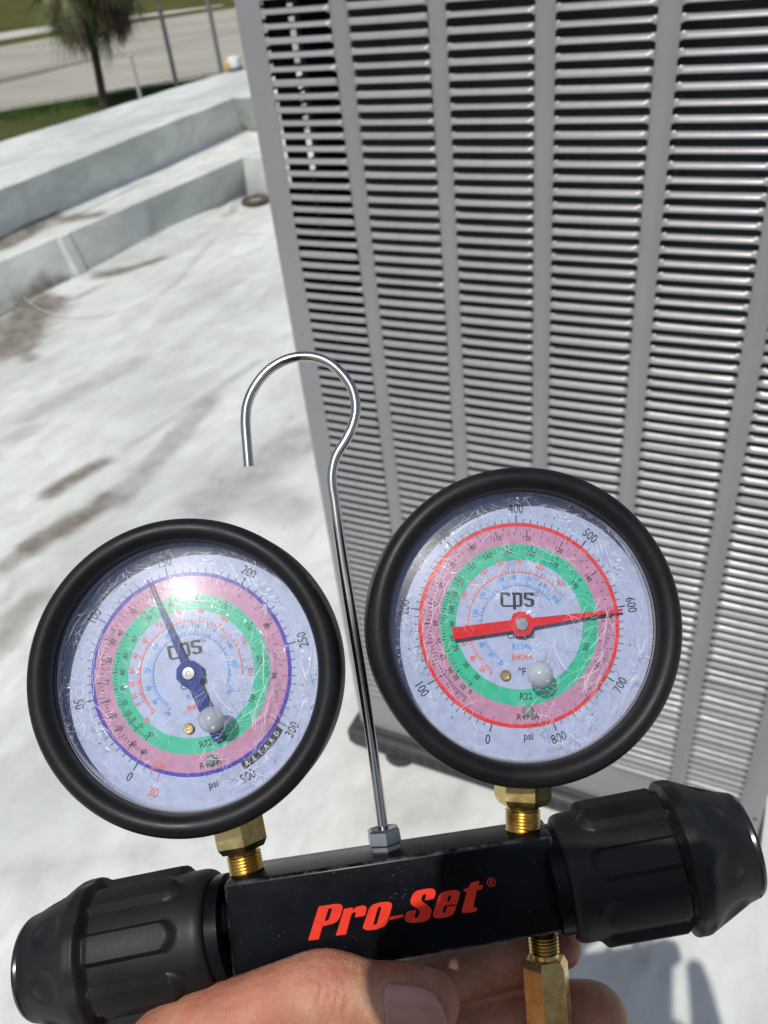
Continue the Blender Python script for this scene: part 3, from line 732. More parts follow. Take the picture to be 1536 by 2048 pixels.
Rg = [[(1418,148),(1420,108),(1436,107),(1445,115),(1442,127),(1435,131),(1446,147),(1439,147),(1428,132),(1425,132),(1424,148)], [(1425,114),(1425,126),(1435,125),(1438,117),(1434,113)]]
V = []; Fc = []
for L in LET+[rr, Rg]:
    Ls = [rnd_poly(q) if len(q) < 36 and L is not Rg else [Vector(p) for p in q] for q in L]
    v, f = poly_print('t', Ls, 0, None, None, zt2); n0 = len(V)
    V += [Vector((p.x/1000, p.y/1000, zf+.00012)) for p in v]; Fc += [tuple(i+n0 for i in q) for q in f]
pyobj('printed_name', V, Fc, MRED.m, gs)
# --- text for the dials
_tc = {}
def text_poly(s, bold=0, cw=1.0):
    key = (s, bold)
    if key in _tc: return _tc[key]
    cu = bpy.data.curves.new('t', 'FONT'); cu.body = s; cu.size = 1; cu.align_x = 'CENTER'; cu.resolution_u = 3; cu.offset = bold
    to = bpy.data.objects.new('tmp', cu); COL.objects.link(to); bpy.context.view_layer.update()
    me = bpy.data.meshes.new_from_object(to.evaluated_get(bpy.context.evaluated_depsgraph_get()))
    vv_ = [(v.co.x, v.co.y-.36) for v in me.vertices]; ff_ = [tuple(p.vertices) for p in me.polygons]
    bpy.data.objects.remove(to); bpy.data.curves.remove(cu); bpy.data.meshes.remove(me)
    _tc[key] = (vv_, ff_); return _tc[key]
class Print:
    def __init__(s, z): s.v = []; s.f = []; s.z = z
    def add(s, pts, faces):
        n0 = len(s.v); s.v += [(x, y, s.z) for x, y in pts]; s.f += [tuple(i+n0 for i in q) for q in faces]
    def text(s, t, x, y, size, rot=0, bold=0, wd=.86):
        vv_, ff_ = text_poly(t, bold); c, sn = math.cos(rot), math.sin(rot)
        s.add([(x+(a*wd*c-b*sn)*size, y+(a*wd*sn+b*c)*size) for a, b in vv_], ff_)
    def tick(s, a, r0, r1, w_):
        c, sn = math.cos(a), math.sin(a)
        s.add([(c*r0-sn*w_/2, sn*r0+c*w_/2), (c*r0+sn*w_/2, sn*r0-c*w_/2), (c*r1+sn*w_/2, sn*r1-c*w_/2), (c*r1-sn*w_/2, sn*r1+c*w_/2)], [(0, 1, 2, 3)])
    def arc(s, a0, a1, r0, r1, n=96):
        pts = []; 
        for i in range(n+1):
            a = a0+(a1-a0)*i/n; pts += [(math.cos(a)*r0, math.sin(a)*r0), (math.cos(a)*r1, math.sin(a)*r1)]
        s.add(pts, [(2*i, 2*i+1, 2*i+3, 2*i+2) for i in range(n)])
    def dot(s, x, y, r): s.add([(x+r*math.cos(k*PI/5), y+r*math.sin(k*PI/5)) for k in range(10)], [tuple(range(10))])
def prmat(name, col, rough=.5):
    m = Mat(name); m.set(m.ramp(m.noise(300, 4), [(.3, tuple(c*.9 for c in col)), (.7, tuple(min(1, c*1.08) for c in col))]), rough); return m.m
MDIAL = prmat('dial_paper', (.375, .435, .575)); MPINK = prmat('pink_band', (.46, .225, .33)); MGRN = prmat('green_band', (.035, .44, .25))
MBLK = prmat('black_print', (.02, .02, .03)); MPR = prmat('red_print_dial', (.78, .13, .06)); MPB = prmat('blue_print', (.06, .30, .68))
MREDR = prmat('red_ring', (.66, .03, .025)); MBLR = prmat('blue_ring', (.045, .035, .34)); MNR = prmat('red_needle', (.62, .02, .02), .25); MNB = prmat('navy_needle', (.012, .035, .19), .22)
MWPR = prmat('white_print', (.6, .63, .7))
KP = .0001594
LOGO = [[[(190,340),(205,322),(395,322),(415,345),(415,400),(352,400),(345,375),(262,375),(262,605),(478,605),(478,640),(240,640),(195,570)]],
 [[(455,322),(670,322),(692,345),(692,580),(660,635),(545,635),(548,695),(480,695),(480,380),(455,350)], [(545,375),(628,375),(628,600),(545,600)]],
 [[(725,345),(745,322),(930,322),(952,350),(952,395),(890,395),(880,370),(800,370),(800,440),(930,465),(960,495),(960,580),(915,635),(790,635),(735,605),(735,565),(800,565),(805,600),(880,600),(880,500),(760,480),(725,455)]],
 [[(1012+44*math.cos(k*PI/10), 357+44*math.sin(k*PI/10)) for k in range(20)], [(1012+34*math.cos(k*PI/10), 357+34*math.sin(k*PI/10)) for k in range(20)]]]
def gauge(cx, cy, rot, tiltx, tilty, rc_px, side):
    """cx, cy: boot centre in the picture; rot: turn of the dial; rc_px: ring centre in the picture"""
    ZG = .009
    o = S(cx, cy, ZG)
    gm_ = Matrix.Translation(o) @ Matrix.Rotation(tilty, 4, 'Y') @ Matrix.Rotation(tiltx, 4, 'X') @ Matrix.Rotation(rot, 4, 'Z')
    # case: steel cup, also the part's own mesh
    bm = bmesh.new(); lathe(bm, [(0, -.0235), (.041, -.0235), (.0432, -.020), (.0434, .0030), (.0428, .0030), (.0428, -.0054), (0, -.0054)], 96)
    g = obj('pressure_gauge', bm, simple('case_steel', (.5, .51, .53), .3, .9), gs, True)
    g['label'] = 'blue ringed low pressure gauge, the left one' if side == 'L' else 'red ringed high pressure gauge, the right one'
    g.matrix_local = gm_
    def sub(name, bm_, m, **k): return obj(name, bm_, m, g, True, **k)
    # rubber boot: rounded ring
    pr2 = []
    for k in range(13): a = PI+(-PI)*k/12; pr2.append((.0460+.0036*math.cos(a), .0043+.0040*math.sin(a)))
    prof = [(.0428, -.003)]+[(max(.0423, r_), z) for r_, z in pr2]+[(.0497, -.002), (.0499, -.012), (.0494, -.019), (.047, -.0245), (.043, -.0262), (.022, -.0265), (.022, -.024)]
    bm = bmesh.new(); lathe(bm, prof, 128); bt = sub('rubber_boot', bm, MRUB, sharp=60)
    zd = -.0047
    bm = bmesh.new(); lathe(bm, [(0, zd), (.0427, zd)], 128); sub('dial_face', bm, MDIAL)
    # inner wall ring (clear plastic skirt)
    bm = bmesh.new(); lathe(bm, [(.0426, zd+.0001), (.0428, .0010), (.0420, .0013)], 128); sub('bezel_ring', bm, simple('pale_bezel', (.62, .62, .68), .18, .55))
    px = KP
    green = Print(zd+.00010); pink = Print(zd+.00008); ring = Print(zd+.00014)
    pink.arc(0, 2*PI, 161*px, 199*px, 128); green.arc(0, 2*PI, 130*px, 162*px, 128); ring.arc(0, 2*PI, 198.5*px, 206*px, 128)
    blk = Print(zd+.00018); red = Print(zd+.00018); blu = Print(zd+.00018); wht = Print(zd+.00026)
    ro = math.degrees(rot)+8.6
    def zp(x, y, c0):       # picture (zoom coordinates) -> dial plane before rotation
        dx, dy = (x-c0[0])/2.259, -(y-c0[1])/2.259; a = -R(ro_t); return (dx*math.cos(a)-dy*math.sin(a))*px, (dx*math.sin(a)+dy*math.cos(a))*px
    def trot(x, y):         # text turn for a place on the dial
        a = math.degrees(math.atan2(y, x)); return R(a-90) if a > 4 and a < 176 else R(a+90)
    if side == 'R':
        ro_t = 1.2; c0 = (715, 751.6); a0, per = 253.2-ro_t, .406
        for i in range(0, 81):
            a = R(a0-per*10*i); major = i % 10 == 0
            blk.tick(a, 206*px, (222 if major else 217 if i % 5 == 0 else 214)*px, (2.1 if major else 1.15)*px)
            if i % 10 == 5: blk.dot(math.cos(a)*230*px, math.sin(a)*230*px, 1.6*px)
            if i % 2 == 0: blk.tick(a, 190*px, 197*px, 1.0*px)
        for k in range(9):
            a = a0-per*100*k; r_ = 236*px; x, y = math.cos(R(a))*r_, math.sin(R(a))*r_
            blk.text(str(k*100), x, y, 27*px, trot(x, y) if k not in (0,) else R(-8), 0, .78)
        pk = {30:(393,960),20:(420,990),10:(450,1030),0:(483,1055),40:(360,900),50:(340,828),60:(330,750),70:(332,665),80:(358,577),90:(412,485),100:(498,405),110:(617,360),120:(755,358),130:(905,410),140:(1040,538),150:(1105,725),160:(1062,938)}
        gn = {30:(515,988),50:(468,935),70:(420,860),80:(408,815),90:(403,752),100:(402,690),110:(413,625),120:(445,565),130:(497,495),140:(573,445),150:(668,420),160:(775,428),170:(883,475),180:(975,570),200:(1020,855)}
        rd = {0:(577,975),20:(540,955),40:(497,905),60:(457,838),100:(458,622),110:(500,567),120:(552,512),130:(625,475),140:(713,468),150:(812,490),160:(905,560)}
        bl = {30:(625,925),60:(583,893),90:(538,845),130:(510,705),150:(543,622),170:(628,550),180:(690,540),190:(757,545),200:(825,572),210:(885,640)}
        flat = [('Class 1.0', 720, 803, 17, blk), ('R134a', 722, 852, 17, blu), ('R404A', 725, 900, 17, red), ('°F', 722, 965, 21, blk), ('R22', 738, 1075, 18, blk), ('R410A', 745, 1165, 18, blk), ('psi', 745, 1250, 20, blk)]
        arcs = ((red, 105, 222, 44), (blu, 78, 230, 30)); lg = (0, 0)
    else:
        ro_t = 14.2; c0 = (785, 750); a0, per = 240.3-ro_t, .895
        for i in range(0, 61):
            a = R(a0-per*5*i); major = i % 10 == 0
            blk.tick(a, 206*px, (222 if major else 217 if i % 5 == 0 else 214)*px, (2.1 if major else 1.15)*px)
            if i % 10 == 5: blk.dot(math.cos(a)*230*px, math.sin(a)*230*px, 1.6*px)
            if i % 2 == 0: blk.tick(a, 190*px, 197*px, 1.0*px)
        for k, t in enumerate(('0', '50', '100', '150', '200', '250', '300')):
            a = a0-per*50*k; r_ = 236*px; x, y = math.cos(R(a))*r_, math.sin(R(a))*r_; blk.text(t, x, y, 27*px, trot(x, y), 0, .78)
        for k in range(1, 4): red.tick(R(a0+k*4.6), 206*px, (224 if k == 3 else 214)*px, 1.3*px)
        x, y = zp(630, 1280, c0); red.text('30', x, y, 27*px, trot(x, y), 0, .8)
        a = -59.2-ro_t; blk.text('500', math.cos(R(a))*236*px, math.sin(R(a))*236*px, 27*px, R(a+90), 0, .8)
        blk.arc(R(-30.5-ro_t), R(-59-ro_t), 207*px, 222*px, 30)
        for j, ch in enumerate('RETARD'):
            aa = -56-ro_t+j*4.4; wht.text(ch, math.cos(R(aa))*214*px, math.sin(R(aa))*214*px, 14*px, R(aa+90), .01, .9)
        pk = {30:(415,610),20:(400,695),10:(393,795),0:(405,878),-10:(432,945),-20:(462,1000),-40:(527,1068),-60:(578,1103),40:(445,570),50:(505,470),60:(590,400),70:(720,345),80:(1130,535),90:(1172,762)}
        gn = {60:(512,595),50:(475,672),40:(465,750),30:(470,818),20:(485,885),10:(505,930),0:(530,960),-10:(555,990),-30:(603,1028),70:(580,500),80:(680,435),90:(800,415),100:(930,445),110:(1045,535),120:(1100,690),130:(1070,865)}
        rd = {60:(560,600),40:(522,672),30:(508,742),20:(513,800),10:(525,855),0:(545,893),-20:(585,960),70:(625,530),80:(715,470),90:(820,465),100:(930,500),105:(1025,600),115:(1057,745)}
        bl = {130:(880,552),120:(797,532),110:(725,540),100:(665,580),90:(610,630),70:(580,740),50:(590,820),30:(620,880),-10:(680,930),140:(960,620),150:(985,710),160:(965,830)}
        flat = [('Class 1.0', 800, 800, 17, blk), ('R134a', 810, 850, 17, blu), ('R404A', 822, 900, 17, red), ('R22', 862, 1065, 18, blk), ('R410A', 888, 1155, 18, blk), ('psi', 903, 1243, 20, blk), ('in.Hg', 645, 1168, 15, red)]
        arcs = ((red, 105, 225, -2), (blu, 78, 232, -20))
    for dct, pr3, sz, tr0, tr1 in ((pk, blk, 14.5, 180, 192), (gn, blk, 14, 152, 161), (rd, red, 14, 106, 115), (bl, blu, 13, 79, 87)):
        ks = sorted(dct)
        angs = {}
        for k in ks:
            x, y = zp(*dct[k], c0); rr_ = math.hypot(x, y); ttr = trot(x, y)
            if side == 'L' and (dct is pk or dct is gn) and k in (-10, -20, -40, -60, -30): ttr = R(-math.degrees(0))-R(10)
            pr3.text(str(k), x, y, sz*px, ttr, .012, .85); angs[k] = math.atan2(y, x)
        for k1, k2 in zip(ks, ks[1:]):
            x1, x2 = angs[k1], angs[k2]
            if x1 < x2: x1 += 2*PI
            if x1-x2 > 1.2: continue
            n_ = 5
            for j in range(n_):
                a = x1+(x2-x1)*j/n_; pr3.tick(a, tr0*px, (tr1 if j == 0 else (tr0+tr1)/2+1)*px, (1.9 if j == 0 else 1.1)*px)
    for pr3, r_, s0_, s1_ in arcs: pr3.arc(R(s0_-ro_t+2), R(s1_-ro_t), (r_-.7)*px, (r_+.7)*px)
    for t, x, y, sz, pr3 in flat:
        X, Y = zp(x, y, c0); pr3.text(t, X, Y, sz*px, R(-0), .008, .92)
    lv = Print(zd+.00018)
    for L in LOGO:
        def tf(p):
            x = (980+p[0]/10.97-1036.5); y = -(1160+p[1]/10.97-1252.7); a = -R(1.2); return (x*math.cos(a)-y*math.sin(a)), (x*math.sin(a)+y*math.cos(a))
        v, f = poly_print('l', L, 0, None, None, tf); blk.add([(q.x*px, q.y*px) for q in v], f)
    for nm, q, m in (('green_band', green, MGRN), ('pink_band', pink, MPINK), ('dial_ring', ring, MREDR if side == 'R' else MBLR), ('black_scale_print', blk, MBLK), ('red_scale_print', red, MPR), ('blue_scale_print', blu, MPB), ('white_scale_print', wht, MWPR)):
        if q.f: pyobj(nm, q.v, q.f, m, g)
    # needle
    tip, tail = ((1249, 1221), (901.5, 1261)) if side == 'R' else ((296.8, 1153), (431, 1482))
    hub = (1041, 1246.7) if side == 'R' else (378.6, 1346)
    def rel(p): dx, dy = p[0]-hub[0], -(p[1]-hub[1]); a = -R(ro_t); return Vector(((dx*math.cos(a)-dy*math.sin(a))*px, (dx*math.sin(a)+dy*math.cos(a))*px))
    T, Tl = rel(tip), rel(tail); d = T.normalized(); d.rotate(Matrix.Rotation(R(3.2 if side == 'L' else .8), 2)); n2 = Vector((-d.y, d.x)); zn = zd+.0028
    L1, L2 = T.length, Tl.length
    if side == 'R': outl = [(-L2, -12), (-L2, 12), (-20, 10.5), (-14, 22), (0, 25), (14, 22), (24, 9), (L1, 2.2), (L1, -2.2), (24, -9), (14, -22), (0, -25), (-14, -22), (-20, -10.5)]
    else: outl = [(-L2, -11), (-L2, 11), (-26, 13), (-20, 20), (0, 28), (18, 20), (26, 6.5), (L1, 1.5), (L1, -1.5), (26, -6.5), (18, -20), (0, -28), (-20, -20), (-26, -13)]
    bm = bmesh.new()
    lo_, hi_ = [], []
    for a, b in outl:
        aa = a*px if abs(a) > 1 else a
        aa = a if abs(a) < 1 and a != 0 else a*px
        p = d*aa+n2*(b*px); lo_.append(bm.verts.new((p.x, p.y, zn-.0002))); hi_.append(bm.verts.new((p.x, p.y, zn+.0002+(.0006 if abs(a) > 5 and False else 0))))
    bm.faces.new(hi_); bm.faces.new(lo_[::-1])
    for i in range(len(lo_)): j = (i+1) % len(lo_); bm.faces.new((lo_[i], lo_[j], hi_[j], hi_[i]))
    if side == 'L':      # the needle's front half is slightly lifted towards the tip and folded
        pass
    obj('needle', bm, MNR if side == 'R' else MNB, g)
    bm = bmesh.new(); lathe(bm, [(0, zn+.0002), (.0021, zn+.0002), (.0021, zn+.0007), (.0019, zn+.0010), (.0008, zn+.00105), (.0006, zn+.0007), (0, zn+.0007)], 28)
    sub('needle_hub', bm, simple('hub_metal', (.62, .60, .55), .3, .9))
    # brass adjusting screw with a slot
    sx, sy = ((1010, 1349) if side == 'R' else (378.7, 1457)); s_ = rel((sx, sy)); s_ = Vector((s_.x, s_.y, zd))
    bm = bmesh.new(); lathe(bm, [(.0017, 0), (.0017, .0008), (.0014, .0011), (.0010, .0011), (.0009, .0006), (0, .0006)], 24, Matrix.Translation(s_)); box(bm, (-.0008, -.0001, .0006), (.0008, .0001, .0009), mat=Matrix.Translation(s_)); sub('adjusting_screw', bm, MBRASS)
    # filler plug sitting on the crystal
    bx, by = ((1081, 1349) if side == 'R' else (421.6, 1439.7))
    RL = .168; apex = .0058
    off = (M.transposed() @ ((SM @ gm_) @ Vector((0, 0, 1)) - (SM @ gm_) @ Vector((0, 0, 0))))
    wp = onplane(bx, by, (SM @ gm_) @ Vector((0, 0, .0055)), ((SM @ gm_).to_3x3() @ Vector((0, 0, 1))).normalized())
    b_ = (SM @ gm_).inverted() @ wp
    bm = bmesh.new(); lathe(bm, [(0, .0038), (.0012, .0037), (.0026, .0028), (.0037, .0016), (.0041, .0002), (.0037, -.0009), (.0024, -.0014), (0, -.0015)], 32, Matrix.Translation((b_.x, b_.y, .0047))); sub('filler_plug', bm, MMILK)
    # small stop pin on the lower dial
    q_ = Vector(((1055 if side == 'R' else 426)-0, (1419 if side == 'R' else 1519))); q2 = rel(q_)
    bm = bmesh.new(); lathe(bm, [(0, .0012), (.0012, .001), (.0018, .0004), (.0019, 0)], 16, Matrix.Translation((q2.x, q2.y, zd+.0002))); sub('stop_pin', bm, simple('smoky_pin', (.20, .24, .22), .3))
    # crystal
    bm = bmesh.new(); pr4 = []
    for k in range(25):
        r_ = .0424*k/24; pr4.append((r_, apex-(RL-math.sqrt(RL*RL-r_*r_))))
    lathe(bm, pr4, 128); c = sub('crystal', bm, MLENS, sharp=80)
    return g, gm_
gL, GL = gauge(375, 1347, R(14.2-8.6), R(-1.2), R(1.6), None, 'L')
gR, GR = gauge(1045.5, 1248, R(1.2-8.6), R(.5), R(6), None, 'R')
# --- brass stems
def stem(a, b, h0, h1, rh, rt, name='gauge_stem'):
    """hex + threaded neck from a (gauge side) to b (body side); fractions h0..h1 are the hexagon"""
    a, b = Vector(a), Vector(b); Z = (b-a).normalized(); X_ = Z.cross(Vector((0, 0, 1))).normalized(); Y_ = Z.cross(X_); L = (b-a).length
    mt = frame(a, X_, Y_, Z)
    bm = bmesh.new()
    lathe(bm, [(rh*.80, L*h0), (rh, L*h0+.0008), (rh, L*h1-.0025), (rh*.84, L*h1-.0004), (rt*1.05, L*h1)], 6, mt @ Matrix.Rotation(R(12), 4, 'Z'))
    o = obj(name, bm, MBRASS, gs)
    bm = bmesh.new(); pf = [(rt, L*h1-.001)]; z = L*h1+.001; k = 0
    while z < L:
        pf += [(rt*.90, z), (rt*1.0, z+.00045)]; z += .0010
    pf.append((rt*.9, L)); lathe(bm, pf, 40, mt); obj('thread', bm, MBRASS, o, True, 25)
    return o
stem(S(470, 1620, -.001), S(496, 1752, -.001), .05, .60, .0091, .0056)
stem(S(1045, 1545, -.001), S(1046, 1662, -.001), .05, .56, .0091, .0056)
o = stem(S(1112, 2200, -.003), S(1086, 1868, -.003), .0, .865, .0074, .0047, 'hose_fitting')
# --- wire hook
hp = [(497.6, 934), (494, 890), (491, 846), (494, 811), (507.6, 777), (533, 744), (566, 722), (601.7, 713), (637, 716.5), (666, 731), (690, 755), (705.7, 782), (712, 817), (705.7, 850.4), (692.4, 879), (672.5, 912), (664.5, 943), (664, 970), (669, 1003), (676, 1056), (690, 1150), (707, 1255), (722, 1345), (744, 1490), (767, 1662)]
bm = bmesh.new(); pl = [S(u, v, -.002) for u, v in hp]; tube(bm, spline(pl, 7), .00172, 20); hk = obj('wire_hook', bm, MCHROME, gs, True, 50)
na = S(765, 1650, -.002); nb_ = S(771, 1692, -.002); Z = (nb_-na).normalized(); X_ = Z.cross(Vector((0, 0, 1))).normalized(); mt = frame(na, X_, Z.cross(X_), Z)
bm = bmesh.new(); lathe(bm, [(.0018, .0013), (.0046, .0008), (.0056, .0014), (.0058, .0052), (.0050, .0060), (.0052, .0078), (.003, .0078)], 6, mt @ Matrix.Rotation(R(20), 4, 'Z')); obj('hook_nut', bm, simple('steel_nut', (.42, .42, .42), .32, .95), gs)
# --- hand knobs
def knob(A, B, seed, lab):
    A, B = Vector(A), Vector(B); Z = (B-A).normalized(); X_ = Vector((0, 0, 1)).cross(Z).normalized(); Y_ = Z.cross(X_); L = (B-A).length
    mt = frame(A, X_, Y_, Z); nz_ = 72; nph = 168; nr = 8
    def rad(t, ph):
        if t < .06: r_ = .0172+.0018*math.sqrt(max(0, 1-((.06-t)/.06)**2))
        elif t < .60: r_ = .0190+.0004*(t-.06)
        elif t < .66: r_ = .0192+(.0230-.0192)*smoothstep(.60, .645, t)
        elif t < .70: r_ = .0230
        elif t < .96: r_ = .0230+(.0166-.0230)*((t-.70)/.26)
        else: r_ = .0166-.0006*(t-.96)/.04
        a = (ph*nr/(2*PI)) % 1; d = abs(a-.5)*2              # 0 on a ridge, 1 between
        if .06 < t < .64:
            across = 1-smoothstep(.44, .60, d); u = smoothstep(.115, .165, t-(.035*(d/.45)**2))
            r_ += .0023*across*u*(1-smoothstep(.585, .625, t))
        if .60 <= t < .70:
            r_ -= .0006*smoothstep(.4, 1, d)
        if .70 < t < .95:                                     # oval dimples between the flats
            d2 = abs(((ph*nr/(2*PI)+.5) % 1)-.5)*2; q = (d2/.62)**2+((t-.825)/.085)**2
            if q < 1: r_ -= .0016*(1-q)**.7
        return r_
    v = []; f = []
    ts = sorted([k/nz_ for k in range(nz_+1)]+[.605, .615, .625, .635, .645, .655, .012, .006])
    for t in ts:
        for k in range(nph): ph = 2*PI*k/nph; r_ = rad(t, ph); v.append(mt @ Vector((r_*math.cos(ph), r_*math.sin(ph), t*L)))
    n_ = len(ts)
    for i in range(n_-1):
        for k in range(nph): k2 = (k+1) % nph; f.append((i*nph+k, i*nph+k2, (i+1)*nph+k2, (i+1)*nph+k))
    f.append(tuple(range(nph))[::-1])
    f.append(tuple((n_-1)*nph+k for k in range(nph)))
    o = pyobj('hand_knob', v, f, MKNOB, gs, True); o.data.set_sharp_from_angle(angle=R(38)); o['label'] = lab
    bm = bmesh.new(); lathe(bm, [(.0154, L-.0006), (.0158, L+.0010), (.0153, L+.0020), (.0136, L+.0024), (.010, L+.0016), (0, L+.0012)], 64, mt); obj('end_cap', bm, simple('glossy_black', (.012, .012, .013), .22), o, True)
    bm = bmesh.new(); lathe(bm, [(.0125, -.0045), (.0165, -.0040), (.0165, .0)], 48, mt); obj('collar', bm, MBODY, o, True)
    return o
knob(S(443, 1861, 0), S(86, 1933, -.003), 1, 'left ribbed black knob, lit by the sun'); knob(S(1124, 1756, 0), S(1474, 1690, -.001), 2, 'right ribbed black knob')

# ------------------------------------------------------------------ the hand that holds it
def chain(bm, pts, n=20):
    """tapered capsules through (vector, radius) with round ends"""
    sp = spline([(*p, r) for p, r in pts], 6)
    P_ = [Vector(q[:3]) for q in sp]; R_ = [q[3] for q in sp]
    d0 = (P_[0]-P_[1]).normalized(); d1 = (P_[-1]-P_[-2]).normalized(); A = []; Ar = []
    for k in range(6, 0, -1): a = k/6*PI/2; A.append(P_[0]+d0*R_[0]*math.sin(a)); Ar.append(max(.0002, R_[0]*math.cos(a)))
    E_ = []; Er = []
    for k in range(1, 7): a = k/6*PI/2; E_.append(P_[-1]+d1*R_[-1]*math.sin(a)); Er.append(max(.0002, R_[-1]*math.cos(a)))
    tube(bm, A+P_+E_, Ar+R_+Er, n)
mm = .001
def q(u, v, z, r): return (S(u, v, z*mm), r*mm)
bm = bmesh.new()
chain(bm, [q(858, 2006, 15.5, 9.2), q(810, 2002, 16, 10.6), q(740, 2003, 16, 11.0), q(690, 1996, 16.5, 12.0), q(640, 1992, 16.5, 12.6), q(570, 2012, 16, 12.2), q(480, 2048, 15, 12.8), q(395, 2082, 13, 14.2), q(340, 2140, 8, 17), q(380, 2260, -4, 21), q(470, 2420, -14, 24)])
chain(bm, [q(1119, 1893, -19, 7.4), q(1060, 1908, -20, 8.6), q(960, 1935, -21, 9.0), q(850, 1965, -22, 9.6), q(700, 2030, -25, 10.4), q(560, 2160, -26, 12.5), q(480, 2300, -22, 16)])
chain(bm, [q(1183, 2040, -19, 12.0), q(1110, 2040, -20, 12.0), q(1000, 2050, -21, 11.5), q(860, 2080, -23, 11.2), q(700, 2150, -26, 12.0), q(580, 2260, -26, 13.5), q(520, 2380, -22, 16)])
chain(bm, [q(1110, 2200, -16, 9.8), q(1020, 2210, -19, 10.4), q(900, 2220, -22, 10.8), q(760, 2270, -25, 12), q(640, 2360, -26, 14), q(580, 2450, -20, 16)])
chain(bm, [q(1000, 2340, -12, 8.4), q(930, 2350, -15, 9.2), q(830, 2370, -19, 9.8), q(720, 2430, -22, 12), q(640, 2520, -18, 15)])
chain(bm, [q(470, 2260, -14, 19), q(540, 2420, -18, 22), q(600, 2560, -16, 22), q(560, 2760, -10, 23), (S(560, 2900, -.005)+Vector((0, -.01, 0)), .025)])
chain(bm, [q(620, 2330, -20, 17), q(640, 2480, -18, 20), q(600, 2700, -10, 22)])
FORE0 = S(560, 2900, -.005)+Vector((0, -.01, 0))
me = bpy.data.meshes.new('hand'); bm.to_mesh(me); bm.free()
tmp = bpy.data.objects.new('tmp', me); COL.objects.link(tmp)
rm = tmp.modifiers.new('r', 'REMESH'); rm.mode = 'VOXEL'; rm.voxel_size = .0009; rm.use_smooth_shade = True
smm = tmp.modifiers.new('s', 'SMOOTH'); smm.factor = .5; smm.iterations = 10
bpy.context.view_layer.update()
me2 = bpy.data.meshes.new_from_object(tmp.evaluated_get(bpy.context.evaluated_depsgraph_get())); me2.name = 'person'
bpy.data.objects.remove(tmp)
# knuckle creases over the thumb joint
JC = S(652, 1960, .028)
for v in me2.vertices:
    p = v.co
    if p.z > .008:
        for k, (uu, amp) in enumerate(((622, .25), (640, .5), (655, .45), (672, .3), (690, .2))):
            c = S(uu, 1985, .028); dx = p.x-c.x-(p.y-c.y)*.12+.0006*math.sin(p.y*900+k); 
            if abs(dx) < .002 and abs(p.y-c.y) < .012: v.co.z -= amp*.0015*math.exp(-(dx/.00055)**2)*max(0, 1-abs(p.y-c.y)/.012)
person = link('person', me2, MSKIN, None, True); person.matrix_world = SM
tag(person, 'bare hand gripping the black manifold from below, thumb across the front', 'person')
# thumbnail
na_ = S(766, 1990, .026); nb2 = S(884, 1988, .026)
v = []; f = []; nu, nvv = 22, 18
cz0 = .0155
for i in range(nu+1):
    s = i/nu; x = na_.x+(nb2.x-na_.x)*s
    rr0 = .0111 if s < .6 else .0111-.0007*((s-.6)/.4)**2
    cy = (S(766+118*s, 2002, .016)).y
    half = R(46)*(1-.10*s)
    if s < .12: half *= math.sqrt(max(.05, 1-((.12-s)/.12)**2*.5))
    half *= 1-.14*s**3
    for j in range(nvv+1):
        t = (j/nvv-.5)*2*half
        xx = x-.0030*s**4*(abs(j/nvv-.5)*2)**2
        v.append((xx, cy+rr0*math.sin(t), cz0+rr0*math.cos(t)*1.0+.00012+.0003*s))
for i in range(nu):
    for j in range(nvv): a = i*(nvv+1)+j; f.append((a, a+1, a+nvv+2, a+nvv+1))
mn = Mat('nail'); tcn = mn.n('TexCoord'); mn.set(mn.ramp(mn.noise(120, 4), [(.3, (.40, .20, .15)), (.7, (.48, .27, .21))]), .28, 0, Subsurface_Weight=.1, Subsurface_Scale=.002)
mn.bump(mn.noise(600, 2, .5, mn.co(scale=(.1, 1, 1))), .15, .0002)
nl = pyobj('thumbnail', v, f, mn.m, person, True)
sol = nl.modifiers.new('t', 'SOLIDIFY'); sol.thickness = .0007; sol.offset = -1

# ------------------------------------------------------------------ the person behind the camera and the phone they shoot with
def camp(x, y, z): return CAM + M @ Vector((x, y, z))
PH = frame(camp(-.028, .048, -.0052), M @ Vector((1, 0, 0)), M @ Vector((0, -1, 0)), M @ Vector((0, 0, -1)))
ph = empty('smartphone', PH); tag(ph, 'black smartphone held up just behind the viewpoint, taking the picture', 'phone')
bm = bmesh.new(); box(bm, (-.042, -.084, -.0038), (.042, .090, .0038), .0035, segs=3); obj('phone_case', bm, simple('matte_black_case', (.012, .012, .013), .5), ph, True, 40)
bm = bmesh.new(); box(bm, (-.037, -.075, .0036), (.037, .075, .0042), .0003); obj('screen', bm, simple('dark_glass', (.01, .01, .012), .06), ph)
def remesh(bm, vox, it=8):
    me = bpy.data.meshes.new('r'); bm.to_mesh(me); bm.free(); t = bpy.data.objects.new('tmp', me); COL.objects.link(t)
    r_ = t.modifiers.new('r', 'REMESH'); r_.mode = 'VOXEL'; r_.voxel_size = vox; r_.use_smooth_shade = True
    s_ = t.modifiers.new('s', 'SMOOTH'); s_.factor = .5; s_.iterations = it
    bpy.context.view_layer.update()
    m2 = bpy.data.meshes.new_from_object(t.evaluated_get(bpy.context.evaluated_depsgraph_get())); bpy.data.objects.remove(t); return m2
def wc(bm, pts, n=16): chain(bm, [(Vector(p), r) for *p, r in pts], n)
wl = SM @ FORE0                                # left wrist
eL, sL, sR, eR = Vector((-.27, -.22, 1.02)), Vector((-.185, -.47, 1.36)), Vector((.185, -.47, 1.36)), Vector((.27, -.26, 1.06))
wr = camp(.075, .150, -.045)
bm = bmesh.new()                               # right hand on the phone, forearms
wc(bm, [(*wr, .026), (*camp(.03, .11, -.035), .036), (*camp(.005, .075, -.034), .026)])
